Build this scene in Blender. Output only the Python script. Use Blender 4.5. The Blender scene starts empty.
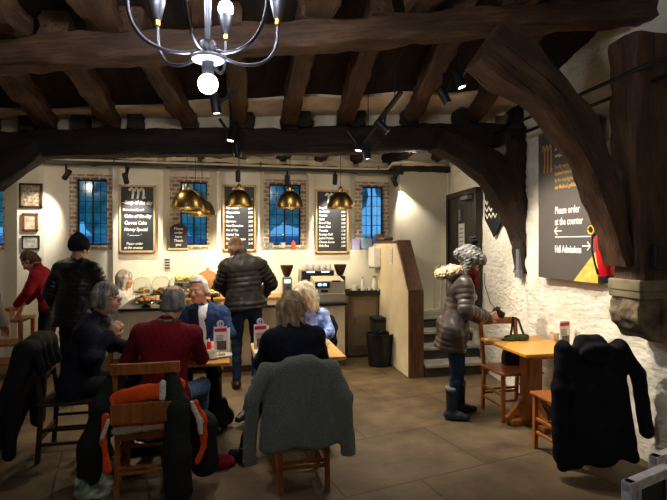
import bpy, bmesh, math, random
import numpy as np
from mathutils import Vector, Matrix, Euler
S = bpy.context.scene
COL = S.collection
PI = math.pi
R = math.radians

# ------------------------------------------------------------------ camera, world, big lights, exposure
EYE = 1.7
YAW = R(12.4)
cam_d = bpy.data.cameras.new('camera')
cam_d.sensor_width = 36.0
cam_d.lens = 490.0 / 667.0 * 36.0
cam_d.shift_y = -8.0 / 667.0
cam_d.clip_start = 0.05
cam = bpy.data.objects.new('camera', cam_d)
cam.location = (0, 0, EYE)
cam.rotation_euler = (PI / 2, 0, -YAW)
COL.objects.link(cam)
S.camera = cam
S.view_settings.view_transform = 'Standard'
S.view_settings.look = 'None'
S.view_settings.gamma = 1.0
S.view_settings.use_curve_mapping = False
S.view_settings.exposure = 0.75

world = bpy.data.worlds.new('dusk')
S.world = world
world.use_nodes = True
wn = world.node_tree.nodes
wn['Background'].inputs['Color'].default_value = (0.12, 0.34, 0.62, 1)
wn['Background'].inputs['Strength'].default_value = 0.95

WARM = (1.0, 0.83, 0.60)
NEUT = (1.0, 0.90, 0.76)

def lamp(name, kind, loc, energy, color=NEUT, target=None, size=0.05, angle=60, blend=0.6):
    d = bpy.data.lights.new(name, kind)
    d.energy = energy
    d.color = color
    if kind == 'SPOT':
        d.spot_size = R(angle); d.spot_blend = blend; d.shadow_soft_size = size
    elif kind == 'POINT':
        d.shadow_soft_size = size
    elif kind == 'AREA':
        d.shape = 'RECTANGLE'; d.size = size; d.size_y = size
    o = bpy.data.objects.new(name, d)
    o.location = loc
    if target is not None:
        o.rotation_euler = (Vector(target) - Vector(loc)).to_track_quat('-Z', 'Y').to_euler()
    COL.objects.link(o)
    return o

# unseen area lights added behind the camera as soft fill
lamp('hall_fill', 'AREA', (-1.6, -1.0, 2.75), 1.2, (1, .88, .72), (-1.6, 0.4, 0), 1.6)
lamp('hall_fill', 'AREA', (1.6, -1.0, 2.75), 2.0, (1, .88, .72), (1.6, 0.4, 0), 1.6)
# fill points added out of sight behind the rear beam, brightening joists and infill
for x_ in (-2.4, -0.8, 0.8, 2.3):
    lamp('rear_bay_fill', 'POINT', (x_, 6.02 - 0.1 * x_, 2.68), 9, (1, .86, .66), None, 0.06)

# ------------------------------------------------------------------ photograph pixel -> point on a plane of the room
sT, cT = math.sin(YAW), math.cos(YAW)
def ray(px, py):
    a = (px - 333.5) / 490.0
    return (sT + a * cT, cT - a * sT, (242.0 - py) / 490.0)
def oy(px, py, Y):
    d = ray(px, py); t = Y / d[1]
    return Vector((d[0] * t, Y, EYE + d[2] * t))
def ox(px, py, X):
    d = ray(px, py); t = X / d[0]
    return Vector((X, d[1] * t, EYE + d[2] * t))
def oz(px, py, Z=0.0):
    d = ray(px, py); t = (Z - EYE) / d[2]
    return Vector((d[0] * t, d[1] * t, Z))

# ------------------------------------------------------------------ materials
def lin(c):
    c = c / 255.0
    return c / 12.92 if c <= 0.04045 else ((c + 0.055) / 1.055) ** 2.4
def rgb(r, g, b):
    return (lin(r), lin(g), lin(b), 1.0)

_mats = {}
def mat(name, col, rough=0.6, metal=0.0, var=0.12, scale=9.0, stretch=(1, 1, 1), bump=0.0, bscale=None, coord='Object',
        emit=None, estr=0.0, trans=0.0, col2=None, spec=0.4, detail=4.0, ior=1.45, sheen=0.0):
    """base colour broken up by noise, with optional bump; everything procedural"""
    if name in _mats:
        return _mats[name]
    m = bpy.data.materials.new(name)
    m.use_nodes = True
    nt = m.node_tree; N = nt.nodes; L = nt.links
    b = N['Principled BSDF']
    b.inputs['Roughness'].default_value = rough
    b.inputs['Metallic'].default_value = metal
    b.inputs['Specular IOR Level'].default_value = spec
    b.inputs['IOR'].default_value = ior
    if trans: b.inputs['Transmission Weight'].default_value = trans
    if sheen: b.inputs['Sheen Weight'].default_value = sheen
    if len(col) == 3: col = (*col, 1)
    if var > 0 or col2 or bump:
        if coord == 'Grain':
            tc = N.new('ShaderNodeAttribute'); tc.attribute_name = 'grain'; src = tc.outputs['Vector']
        else:
            tc = N.new('ShaderNodeTexCoord'); src = tc.outputs[coord]
        mp = N.new('ShaderNodeMapping'); mp.inputs['Scale'].default_value = stretch
        L.new(src, mp.inputs['Vector'])
        nz = N.new('ShaderNodeTexNoise'); nz.inputs['Scale'].default_value = scale; nz.inputs['Detail'].default_value = detail
        L.new(mp.outputs[0], nz.inputs['Vector'])
        rp = N.new('ShaderNodeValToRGB')
        lo = tuple(max(0, c * (1 - 2 * var)) for c in col[:3]) + (1,)
        hi = tuple(min(1, c * (1 + 2 * var)) for c in col[:3]) + (1,)
        if col2: lo, hi = col, (col2 if len(col2) == 4 else (*col2, 1))
        rp.color_ramp.elements[0].position = 0.32; rp.color_ramp.elements[0].color = lo
        rp.color_ramp.elements[1].position = 0.68; rp.color_ramp.elements[1].color = hi
        L.new(nz.outputs['Fac'], rp.inputs['Fac'])
        L.new(rp.outputs['Color'], b.inputs['Base Color'])
        if bump:
            nb = nz
            if bscale:
                nb = N.new('ShaderNodeTexNoise'); nb.inputs['Scale'].default_value = bscale; nb.inputs['Detail'].default_value = 5
                L.new(mp.outputs[0], nb.inputs['Vector'])
            bp = N.new('ShaderNodeBump'); bp.inputs['Strength'].default_value = min(1, bump); bp.inputs['Distance'].default_value = 0.02 * max(1, bump)
            L.new(nb.outputs['Fac'], bp.inputs['Height'])
            L.new(bp.outputs['Normal'], b.inputs['Normal'])
    else:
        b.inputs['Base Color'].default_value = col
    if emit:
        b.inputs['Emission Color'].default_value = (*emit[:3], 1)
        b.inputs['Emission Strength'].default_value = estr
    _mats[name] = m
    return m

def mat_attr(name, rough=0.5, sss=0.0, attr='col'):
    if name in _mats: return _mats[name]
    m = bpy.data.materials.new(name); m.use_nodes = True
    N = m.node_tree.nodes; L = m.node_tree.links; b = N['Principled BSDF']
    a = N.new('ShaderNodeAttribute'); a.attribute_name = attr
    L.new(a.outputs['Color'], b.inputs['Base Color'])
    b.inputs['Roughness'].default_value = rough
    b.inputs['Specular IOR Level'].default_value = 0.3
    _mats[name] = m
    return m

def mat_brick(name, c1, c2, mortar, scale=1.0, bw=0.22, rh=0.075, rough=0.85, mscale=0.012, axis='XZ', bump=0.5):
    if name in _mats: return _mats[name]
    m = bpy.data.materials.new(name); m.use_nodes = True
    N = m.node_tree.nodes; L = m.node_tree.links; b = N['Principled BSDF']
    g = N.new('ShaderNodeTexCoord'); sp = N.new('ShaderNodeSeparateXYZ'); cb = N.new('ShaderNodeCombineXYZ')
    L.new(g.outputs['Object'], sp.inputs[0])
    L.new(sp.outputs[axis[0]], cb.inputs['X']); L.new(sp.outputs[axis[1]], cb.inputs['Y'])
    nz = N.new('ShaderNodeTexNoise'); nz.inputs['Scale'].default_value = 6
    L.new(g.outputs['Object'], nz.inputs['Vector'])
    mx = N.new('ShaderNodeMix'); mx.data_type = 'VECTOR'; mx.inputs['Factor'].default_value = 0.03
    L.new(cb.outputs[0], mx.inputs[4]); L.new(nz.outputs['Color'], mx.inputs[5])
    br = N.new('ShaderNodeTexBrick')
    br.inputs['Scale'].default_value = scale
    br.inputs['Brick Width'].default_value = bw; br.inputs['Row Height'].default_value = rh
    br.inputs['Mortar Size'].default_value = mscale; br.inputs['Mortar Smooth'].default_value = 0.4
    br.inputs['Color1'].default_value = c1; br.inputs['Color2'].default_value = c2; br.inputs['Mortar'].default_value = mortar
    L.new(mx.outputs[1], br.inputs['Vector'])
    n2 = N.new('ShaderNodeTexNoise'); n2.inputs['Scale'].default_value = 14; n2.inputs['Detail'].default_value = 5
    L.new(g.outputs['Object'], n2.inputs['Vector'])
    mm = N.new('ShaderNodeMix'); mm.data_type = 'RGBA'; mm.blend_type = 'OVERLAY'; mm.inputs['Factor'].default_value = 0.55
    L.new(br.outputs['Color'], mm.inputs[6]); L.new(n2.outputs['Color'], mm.inputs[7])
    hs = N.new('ShaderNodeHueSaturation'); hs.inputs['Saturation'].default_value = 0.8
    L.new(mm.outputs[2], hs.inputs['Color'])
    L.new(hs.outputs[0], b.inputs['Base Color'])
    bp = N.new('ShaderNodeBump'); bp.inputs['Strength'].default_value = bump; bp.inputs['Distance'].default_value = 0.02
    ad = N.new('ShaderNodeMath'); ad.operation = 'SUBTRACT'
    L.new(n2.outputs['Fac'], ad.inputs[0]); L.new(br.outputs['Fac'], ad.inputs[1])
    L.new(ad.outputs[0], bp.inputs['Height']); L.new(bp.outputs['Normal'], b.inputs['Normal'])
    b.inputs['Roughness'].default_value = rough
    b.inputs['Specular IOR Level'].default_value = 0.25
    _mats[name] = m
    return m

# ------------------------------------------------------------------ object helpers
def tag(o, label=None, cat=None, group=None, kind=None):
    if label: o['label'] = label
    if cat: o['category'] = cat
    if group: o['group'] = group
    if kind: o['kind'] = kind
    return o
def thing(name, label, cat, loc=(0, 0, 0), rz=0.0, group=None, kind=None, rot=None):
    o = bpy.data.objects.new(name, None)
    COL.objects.link(o)
    o.location = loc
    o.rotation_euler = rot if rot else (0, 0, rz)
    o.empty_display_size = 0.1
    return tag(o, label, cat, group, kind)
def obj(name, me, m=None, parent=None, smooth=False):
    o = bpy.data.objects.new(name, me)
    COL.objects.link(o)
    if m is not None:
        me.materials.clear(); me.materials.append(m)
    if smooth:
        me.polygons.foreach_set('use_smooth', [True] * len(me.polygons))
    if parent is not None: o.parent = parent
    return o
def copy_tree(o, parent=None):
    c = o.copy(); COL.objects.link(c)
    if parent is not None: c.parent = parent
    for ch in list(o.children): copy_tree(ch, c)
    return c

class MB:
    def __init__(self): self.b = bmesh.new()
    def box(self, c, size, rot=None, bev=0.0):
        bm = bmesh.new()
        bmesh.ops.create_cube(bm, size=1.0)
        bmesh.ops.scale(bm, vec=size, verts=bm.verts)
        if bev: bmesh.ops.bevel(bm, geom=bm.edges[:], offset=bev, segments=2, profile=0.5, affect='EDGES')
        M = Matrix.Translation(c)
        if rot is not None: M = M @ (Euler(rot).to_matrix().to_4x4() if not isinstance(rot, Matrix) else rot.to_4x4())
        bmesh.ops.transform(bm, matrix=M, verts=bm.verts)
        self._add(bm); return self
    def _add(self, bm):
        me = bpy.data.meshes.new('t'); bm.to_mesh(me); bm.free(); self.b.from_mesh(me); bpy.data.meshes.remove(me)
    def bar(self, p0, p1, w, h=None, bev=0.0, up=(0, 0, 1)):
        """square bar from p0 to p1"""
        p0 = Vector(p0); p1 = Vector(p1); d = p1 - p0; L = d.length
        x = d.normalized(); u = Vector(up)
        if abs(x.dot(u)) > 0.98: u = Vector((0, 1, 0))
        y = u.cross(x).normalized(); z = x.cross(y)
        M = Matrix((x, y, z)).transposed()
        return self.box((p0 + p1) / 2, (L, w, h or w), M, bev)
    def cyl(self, p0, p1, r0, r1=None, seg=16, caps=True):
        p0 = Vector(p0); p1 = Vector(p1); d = p1 - p0
        bm = bmesh.new()
        bmesh.ops.create_cone(bm, cap_ends=caps, segments=seg, radius1=max(r0, 1e-5), radius2=max(r0 if r1 is None else r1, 1e-5), depth=d.length)
        M = Matrix.Translation((p0 + p1) / 2) @ Vector((0, 0, 1)).rotation_difference(d.normalized()).to_matrix().to_4x4()
        bmesh.ops.transform(bm, matrix=M, verts=bm.verts)
        self._add(bm); return self
    def sph(self, c, r, seg=16, sc=(1, 1, 1), rot=None):
        bm = bmesh.new()
        bmesh.ops.create_uvsphere(bm, u_segments=seg, v_segments=max(6, seg * 2 // 3), radius=r)
        bmesh.ops.scale(bm, vec=sc, verts=bm.verts)
        M = Matrix.Translation(c)
        if rot is not None: M = M @ Euler(rot).to_matrix().to_4x4()
        bmesh.ops.transform(bm, matrix=M, verts=bm.verts)
        self._add(bm); return self
    def lathe(self, prof, c=(0, 0, 0), seg=24, closed=False):
        """prof: list of (r, z); spun about z"""
        c = Vector(c); b = self.b; rings = []
        for r, z in prof:
            if r < 1e-5: rings.append([b.verts.new(c + Vector((0, 0, z)))])
            else: rings.append([b.verts.new(c + Vector((r * math.cos(2 * PI * i / seg), r * math.sin(2 * PI * i / seg), z))) for i in range(seg)])
        prs = list(zip(rings, rings[1:]))
        if closed: prs.append((rings[-1], rings[0]))
        for A, B in prs:
            for i in range(seg):
                j = (i + 1) % seg
                if len(A) == 1 and len(B) == 1: continue
                if len(A) == 1: b.faces.new((A[0], B[j], B[i]))
                elif len(B) == 1: b.faces.new((A[i], A[j], B[0]))
                else: b.faces.new((A[i], A[j], B[j], B[i]))
        return self
    def tube(self, pts, r, seg=8, caps=True):
        b = self.b; pts = [Vector(p) for p in pts]; rings = []
        rs = r if isinstance(r, (list, tuple)) else [r] * len(pts)
        prev = None
        for i, p in enumerate(pts):
            t = (pts[min(i + 1, len(pts) - 1)] - pts[max(i - 1, 0)]).normalized()
            if prev is None:
                u = Vector((0, 0, 1)) if abs(t.z) < 0.9 else Vector((0, 1, 0))
                n = t.cross(u).normalized()
            else:
                n = (prev - t * prev.dot(t)).normalized()
            prev = n; bn = t.cross(n)
            rings.append([b.verts.new(p + (n * math.cos(2 * PI * k / seg) + bn * math.sin(2 * PI * k / seg)) * rs[i]) for k in range(seg)])
        for A, B in zip(rings, rings[1:]):
            for i in range(seg):
                j = (i + 1) % seg
                b.faces.new((A[i], A[j], B[j], B[i]))
        if caps:
            b.faces.new(rings[0][::-1]); b.faces.new(rings[-1])
        return self
    def prism(self, poly, d, off=(0, 0, 0)):
        """poly: list of 3D points (planar), extruded by vector d"""
        b = self.b; d = Vector(d); off = Vector(off)
        A = [b.verts.new(Vector(p) + off) for p in poly]; B = [b.verts.new(Vector(p) + off + d) for p in poly]
        n = len(A)
        b.faces.new(A[::-1]); b.faces.new(B)
        for i in range(n):
            j = (i + 1) % n
            b.faces.new((A[i], A[j], B[j], B[i]))
        return self
    def mesh(self, name, fix=True):
        if fix: bmesh.ops.recalc_face_normals(self.b, faces=self.b.faces)
        me = bpy.data.meshes.new(name); self.b.to_mesh(me); self.b.free()
        return me
    def build(self, name, m=None, parent=None, smooth=False, angle=None, fix=True):
        me = self.mesh(name, fix)
        o = obj(name, me, m, parent, smooth or angle is not None)
        if angle is not None:
            try: me.set_sharp_from_angle(angle=R(angle))
            except Exception: pass
        return o

_rng = np.random.RandomState(7)
def loft(name, path, wh, depth_dir, m, parent=None, seed=0, rough=0.012, seg_len=0.08, chamfer=0.18):
    """hewn timber: path of centres, (w across in the plane, t along depth_dir) at each; keeps a grain attribute (along, across, across)"""
    rs = np.random.RandomState(seed + 11)
    path = [Vector(p) for p in path]
    pts = []; ws = []
    for i in range(len(path) - 1):
        n = max(1, int((path[i + 1] - path[i]).length / seg_len))
        for k in range(n):
            f = k / n
            pts.append((i + f)); 
    pts.append(len(path) - 1.0)
    def cr(arr, t):
        i = int(min(t, len(arr) - 1.0001)); f = t - i
        p = [arr[max(0, min(len(arr) - 1, i + o))] for o in (-1, 0, 1, 2)]
        p = [np.array(q, dtype=float) for q in p]
        return 0.5 * ((2 * p[1]) + (-p[0] + p[2]) * f + (2 * p[0] - 5 * p[1] + 4 * p[2] - p[3]) * f * f + (-p[0] + 3 * p[1] - 3 * p[2] + p[3]) * f ** 3)
    P = [Vector(cr(path, t)) for t in pts]; W = [cr(wh, t) for t in pts]
    dd = Vector(depth_dir).normalized()
    # section: chamfered rectangle with mid points
    q = 1 - chamfer
    sec = [(-q, -1), (-q / 3, -1), (q / 3, -1), (q, -1), (1, -q), (1, -q / 3), (1, q / 3), (1, q), (q, 1), (q / 3, 1), (-q / 3, 1), (-q, 1), (-1, q), (-1, q / 3), (-1, -q / 3), (-1, -q)]
    ns = len(sec); verts = []; grain = []; al = 0.0
    slow = [rs.normal(0, 1, 4) for _ in range(ns)]
    for i, p in enumerate(P):
        t = (P[min(i + 1, len(P) - 1)] - P[max(i - 1, 0)]).normalized()
        if i: al += (P[i] - P[i - 1]).length
        n = dd.cross(t).normalized(); d2 = t.cross(n).normalized()
        for k, (a, b) in enumerate(sec):
            wob = rough * (math.sin(al * 5 + slow[k][0] * 3) * 0.5 + 0.5 * math.sin(al * 11 + slow[k][1] * 5) + rs.normal(0, 0.35))
            w = W[i][0] / 2 + wob; h = W[i][1] / 2 + wob
            verts.append(p + n * (a * w) + d2 * (b * h))
            grain.append((al + seed * 3.1, a * W[i][0] / 2 + seed, b * W[i][1] / 2))
    faces = []
    for i in range(len(P) - 1):
        for k in range(ns):
            j = (k + 1) % ns
            faces.append((i * ns + k, i * ns + j, (i + 1) * ns + j, (i + 1) * ns + k))
    faces.append(tuple(range(ns))[::-1]); faces.append(tuple((len(P) - 1) * ns + k for k in range(ns)))
    me = bpy.data.meshes.new(name); me.from_pydata([tuple(v) for v in verts], [], faces)
    at = me.attributes.new('grain', 'FLOAT_VECTOR', 'POINT')
    at.data.foreach_set('vector', np.array(grain, dtype=np.float32).ravel())
    bm = bmesh.new(); bm.from_mesh(me); bmesh.ops.recalc_face_normals(bm, faces=bm.faces); bm.to_mesh(me); bm.free()
    o = obj(name, me, m, parent, True)
    try: me.set_sharp_from_angle(angle=R(50))
    except Exception: pass
    return o

def text_mesh(txt, size, m, parent, name='lettering', loc=(0, 0, 0), rot=(PI / 2, 0, 0), align='LEFT', shear=0.0, ext=0.0008, width=1.0, bold=0.0):
    c = bpy.data.curves.new('txt', 'FONT')
    c.body = txt; c.size = size; c.align_x = align; c.extrude = ext; c.shear = shear; c.resolution_u = 2
    c.offset = bold
    t = bpy.data.objects.new('txt', c); COL.objects.link(t)
    dg = bpy.context.evaluated_depsgraph_get(); dg.update()
    me = bpy.data.meshes.new_from_object(t.evaluated_get(dg))
    bpy.data.objects.remove(t); bpy.data.curves.remove(c)
    me.transform(Matrix.Translation(loc) @ Euler(rot).to_matrix().to_4x4() @ Matrix.Diagonal((width, 1, 1, 1)))
    return me
def join_meshes(name, mes, m, parent):
    b = bmesh.new()
    for me in mes:
        b.from_mesh(me); bpy.data.meshes.remove(me)
    me = bpy.data.meshes.new(name); b.to_mesh(me); b.free()
    return obj(name, me, m, parent)
# ------------------------------------------------------------------ shared materials
def timber_mat(name, lo, mid, hi, rough=0.6):
    m = bpy.data.materials.new(name); m.use_nodes = True
    N = m.node_tree.nodes; L = m.node_tree.links; b = N['Principled BSDF']
    at = N.new('ShaderNodeAttribute'); at.attribute_name = 'grain'
    def noise(st, sc, det, rg=0.6):
        mp = N.new('ShaderNodeMapping'); mp.inputs['Scale'].default_value = st; L.new(at.outputs['Vector'], mp.inputs['Vector'])
        n = N.new('ShaderNodeTexNoise'); n.inputs['Scale'].default_value = sc; n.inputs['Detail'].default_value = det; n.inputs['Roughness'].default_value = rg
        L.new(mp.outputs[0], n.inputs['Vector']); return n.outputs['Fac']
    fine = noise((3, 42, 42), 1.6, 7, 0.65); blot = noise((1.6, 5, 5), 1.5, 6); crack = noise((0.9, 24, 24), 1.2, 3)
    mx = N.new('ShaderNodeMath'); mx.operation = 'MULTIPLY_ADD'; mx.inputs[1].default_value = 0.45; L.new(fine, mx.inputs[0])
    m2 = N.new('ShaderNodeMath'); m2.operation = 'MULTIPLY'; m2.inputs[1].default_value = 0.6; L.new(blot, m2.inputs[0]); L.new(m2.outputs[0], mx.inputs[2])
    rp = N.new('ShaderNodeValToRGB'); e = rp.color_ramp.elements
    e[0].position = 0.36; e[0].color = (*lo, 1); e[1].position = 0.70; e[1].color = (*hi, 1); k = e.new(0.52); k.color = (*mid, 1)
    L.new(mx.outputs[0], rp.inputs['Fac'])
    cr = N.new('ShaderNodeValToRGB'); cr.color_ramp.elements[0].position = 0.30; cr.color_ramp.elements[0].color = (0.25, 0.25, 0.25, 1); cr.color_ramp.elements[1].position = 0.38
    L.new(crack, cr.inputs['Fac'])
    mm = N.new('ShaderNodeMix'); mm.data_type = 'RGBA'; mm.blend_type = 'MULTIPLY'; mm.inputs['Factor'].default_value = 1
    L.new(rp.outputs['Color'], mm.inputs[6]); L.new(cr.outputs['Color'], mm.inputs[7]); L.new(mm.outputs[2], b.inputs['Base Color'])
    ad = N.new('ShaderNodeMath'); ad.operation = 'ADD'; L.new(mx.outputs[0], ad.inputs[0]); L.new(cr.outputs['Color'], ad.inputs[1])
    bp = N.new('ShaderNodeBump'); bp.inputs['Strength'].default_value = 0.7; bp.inputs['Distance'].default_value = 0.015
    L.new(ad.outputs[0], bp.inputs['Height']); L.new(bp.outputs[0], b.inputs['Normal'])
    b.inputs['Roughness'].default_value = rough; b.inputs['Specular IOR Level'].default_value = 0.3
    return m
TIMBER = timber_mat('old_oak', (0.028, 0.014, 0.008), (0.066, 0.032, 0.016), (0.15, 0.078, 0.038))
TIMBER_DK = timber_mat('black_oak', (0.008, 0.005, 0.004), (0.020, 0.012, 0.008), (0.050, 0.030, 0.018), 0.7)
PLASTER = mat('cream_plaster', rgb(228, 222, 205), 0.9, var=0.035, scale=2.2, bump=0.12, bscale=30, spec=0.15)
PLASTER2 = mat('infill_plaster', rgb(214, 198, 166), 0.9, var=0.1, scale=5, bump=0.25, bscale=20, spec=0.15)
BLACK = mat('black_metal', (0.012, 0.012, 0.013), 0.45, var=0.1)
WHITE = mat('white_paint', rgb(225, 224, 220), 0.5, var=0.03)
XR = 3.17           # right wall
YP, YW = 7.65, 7.85  # piers / window plane of the back wall

def structure(o, label, cat):
    return tag(o, label, cat, None, 'structure')

# floor: worn stone flags
def floor_mat():
    m = bpy.data.materials.new('stone_flags'); m.use_nodes = True
    N = m.node_tree.nodes; L = m.node_tree.links; b = N['Principled BSDF']
    tc = N.new('ShaderNodeTexCoord')
    mp = N.new('ShaderNodeMapping'); mp.inputs['Rotation'].default_value = (0, 0, R(-12)); mp.inputs['Location'].default_value = (0.35, 0.28, 0)
    L.new(tc.outputs['Object'], mp.inputs['Vector'])
    n0 = N.new('ShaderNodeTexNoise'); n0.inputs['Scale'].default_value = 2.5; L.new(mp.outputs[0], n0.inputs['Vector'])
    mx = N.new('ShaderNodeMix'); mx.data_type = 'VECTOR'; mx.inputs['Factor'].default_value = 0.035
    L.new(mp.outputs[0], mx.inputs[4]); L.new(n0.outputs['Color'], mx.inputs[5])
    br = N.new('ShaderNodeTexBrick'); br.inputs['Scale'].default_value = 1.0
    br.inputs['Brick Width'].default_value = 1.15; br.inputs['Row Height'].default_value = 0.78; br.inputs['Mortar Size'].default_value = 0.008
    br.inputs['Mortar Smooth'].default_value = 0.3
    br.inputs['Color1'].default_value = rgb(112, 94, 72); br.inputs['Color2'].default_value = rgb(104, 88, 67); br.inputs['Mortar'].default_value = rgb(78, 65, 50)
    L.new(mx.outputs[1], br.inputs['Vector'])
    n1 = N.new('ShaderNodeTexNoise'); n1.inputs['Scale'].default_value = 3.2; n1.inputs['Detail'].default_value = 8; n1.inputs['Roughness'].default_value = 0.65
    L.new(tc.outputs['Object'], n1.inputs['Vector'])
    rp = N.new('ShaderNodeValToRGB'); rp.color_ramp.elements[0].position = 0.3; rp.color_ramp.elements[0].color = (0.42, 0.40, 0.38, 1)
    rp.color_ramp.elements[1].position = 0.72; rp.color_ramp.elements[1].color = (1.15, 1.1, 1.0, 1)
    L.new(n1.outputs['Fac'], rp.inputs['Fac'])
    mm = N.new('ShaderNodeMix'); mm.data_type = 'RGBA'; mm.blend_type = 'MULTIPLY'; mm.inputs['Factor'].default_value = 1
    L.new(br.outputs['Color'], mm.inputs[6]); L.new(rp.outputs['Color'], mm.inputs[7])
    L.new(mm.outputs[2], b.inputs['Base Color'])
    n2 = N.new('ShaderNodeTexNoise'); n2.inputs['Scale'].default_value = 18; n2.inputs['Detail'].default_value = 6; L.new(tc.outputs['Object'], n2.inputs['Vector'])
    ad = N.new('ShaderNodeMath'); ad.operation = 'SUBTRACT'; L.new(n2.outputs['Fac'], ad.inputs[0]); L.new(br.outputs['Fac'], ad.inputs[1])
    bp = N.new('ShaderNodeBump'); bp.inputs['Strength'].default_value = 0.35; bp.inputs['Distance'].default_value = 0.012
    L.new(ad.outputs[0], bp.inputs['Height']); L.new(bp.outputs['Normal'], b.inputs['Normal'])
    rr = N.new('ShaderNodeMapRange'); rr.inputs[3].default_value = 0.42; rr.inputs[4].default_value = 0.75
    L.new(n1.outputs['Fac'], rr.inputs[0]); L.new(rr.outputs[0], b.inputs['Roughness'])
    b.inputs['Specular IOR Level'].default_value = 0.35
    return m
f = MB(); f.box((-0.3, 3.2, -0.05), (8.6, 11.2, 0.1))
structure(f.build('floor', floor_mat()), 'worn brown stone flag floor of the hall', 'floor')

# ---- back wall with piers and splayed window niches
def xp(px): return oy(px, 242, YP).x
def xw(px): return oy(px, 242, YW).x
# niches: (pier edge left, wall left, wall right, pier edge right)
niches = [(-4.2, -4.0, xw(3) + 0.02, xp(17)), (xp(44), xw(70), xw(112), xp(113)), (xp(163), xw(170), xw(209), xp(217)),
          (xp(260), xw(264), xw(306), xp(309)), (xp(350), xw(355), xw(391), xw(392) + 0.12)]
wins = [(-3.52, xw(3)), (xw(76), xw(107)), (xw(180), xw(207)), (xw(269), xw(301)), (xw(362), xw(384))]
ZS, ZT = 1.655, 2.63   # window sill and head
TOP = 3.2
wb = MB()
def quadwall(p, q, z0, z1):
    wb.prism([(p[0], p[1], z0), (q[0], q[1], z0), (q[0], q[1], z1), (p[0], p[1], z1)], (0, 0.12, 0))
xprev = -4.5
ledges = []
for i, (a, b_, c_, d_) in enumerate(niches):
    wb.box(((xprev + a) / 2, YP + 0.3, TOP / 2), (a - xprev, 0.6, TOP))     # pier
    zn = 0.0 if i in (0, 1) else 1.575
    quadwall((a, YP), (b_, YW), zn, TOP); quadwall((c_, YW), (d_, YP), zn, TOP)
    w0, w1 = wins[i]
    wb.box(((b_ + c_) / 2, YW + 0.06, (ZT + 0.07 + TOP) / 2), (c_ - b_ + 0.04, 0.12, TOP - ZT - 0.07))      # above
    wb.box(((b_ + c_) / 2, YW + 0.06, (ZS - 0.05) / 2), (c_ - b_ + 0.04, 0.12, ZS - 0.05))        # below
    if zn: wb.box(((a + d_) / 2, YP + 0.15, zn / 2), (d_ - a, 0.3, zn)); 
    xprev = d_
wb.box((xprev + 0.2, YP + 0.3, TOP / 2), (0.5, 0.6, TOP))
structure(wb.build('wall_back', PLASTER), 'cream plastered back wall with piers and splayed window niches', 'wall')

BRICK = mat_brick('reveal_brick', rgb(142, 96, 70), rgb(186, 158, 128), rgb(206, 196, 174), bw=0.12, rh=0.062, mscale=0.014)
LEAD = mat('lead_came', (0.012, 0.013, 0.016), 0.5, var=0.1)
def glass_mat():
    m = bpy.data.materials.new('old_glass'); m.use_nodes = True
    N = m.node_tree.nodes; L = m.node_tree.links
    for n in list(N): N.remove(n)
    out = N.new('ShaderNodeOutputMaterial')
    tr = N.new('ShaderNodeBsdfTransparent'); tr.inputs['Color'].default_value = (0.72, 0.88, 0.95, 1)
    gl = N.new('ShaderNodeBsdfGlossy'); gl.inputs['Roughness'].default_value = 0.12
    fr = N.new('ShaderNodeFresnel'); fr.inputs['IOR'].default_value = 1.45
    tc = N.new('ShaderNodeTexCoord'); nz = N.new('ShaderNodeTexNoise'); nz.inputs['Scale'].default_value = 14
    L.new(tc.outputs['Object'], nz.inputs['Vector'])
    bp = N.new('ShaderNodeBump'); bp.inputs['Strength'].default_value = 0.4; L.new(nz.outputs['Fac'], bp.inputs['Height'])
    L.new(bp.outputs[0], gl.inputs['Normal']); L.new(bp.outputs[0], fr.inputs['Normal'])
    mx = N.new('ShaderNodeMixShader'); L.new(fr.outputs[0], mx.inputs[0]); L.new(tr.outputs[0], mx.inputs[1]); L.new(gl.outputs[0], mx.inputs[2])
    L.new(mx.outputs[0], out.inputs[0])
    return m
GLASS_OLD = glass_mat()
wlab = ['leaded window at the edge beside the three framed pictures', 'leaded window behind the man in the black beanie',
        'leaded window behind the cluster of three brass pendants', 'leaded window above the bottles on the ledge', 'leaded window above the lilac box by the stairs']
for i, (w0, w1) in enumerate(wins):
    a, b_, c_, d_ = niches[i]
    t = thing('window_%d' % (i + 1), wlab[i], 'window', ((w0 + w1) / 2, YW, ZS), kind='structure')
    hw = (w1 - w0) / 2; hh = ZT - ZS
    sr = MB()
    cx = (w0 + w1) / 2
    l0 = b_ - cx - 0.005; l1 = c_ - cx + 0.005
    sr.box(((l0 - hw) / 2, 0.08, hh / 2), (-hw - l0, 0.18, hh + 0.14))
    sr.box(((l1 + hw) / 2, 0.08, hh / 2), (l1 - hw, 0.18, hh + 0.14))
    sr.box((0, 0.08, hh + 0.035), (2 * hw, 0.18, 0.07)); sr.box((0, 0.06, -0.025), (2 * hw, 0.2, 0.05))
    sr.build('brick_surround', BRICK, t)
    fr = MB(); y = 0.09
    for x in (-hw + 0.012, hw - 0.012, 0): fr.box((x, y, hh / 2), (0.024, 0.03, hh))
    for z in (0.012, hh - 0.012): fr.box((0, y, z), (2 * hw, 0.03, 0.024))
    fr.build('window_frame', LEAD, t)
    cm = MB()
    nx = 4
    for k in range(1, nx):
        if k != 2: cm.box((-hw + 2 * hw * k / nx, y, hh / 2), (0.009, 0.012, hh))
    for k in range(1, 6): cm.box((0, y, hh * k / 6), (2 * hw, 0.012, 0.009))
    cm.build('lead_cames', LEAD, t)
    g = MB(); g.box((0, y, hh / 2), (2 * hw, 0.004, hh)); g.build('pane', GLASS_OLD, t)

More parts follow.
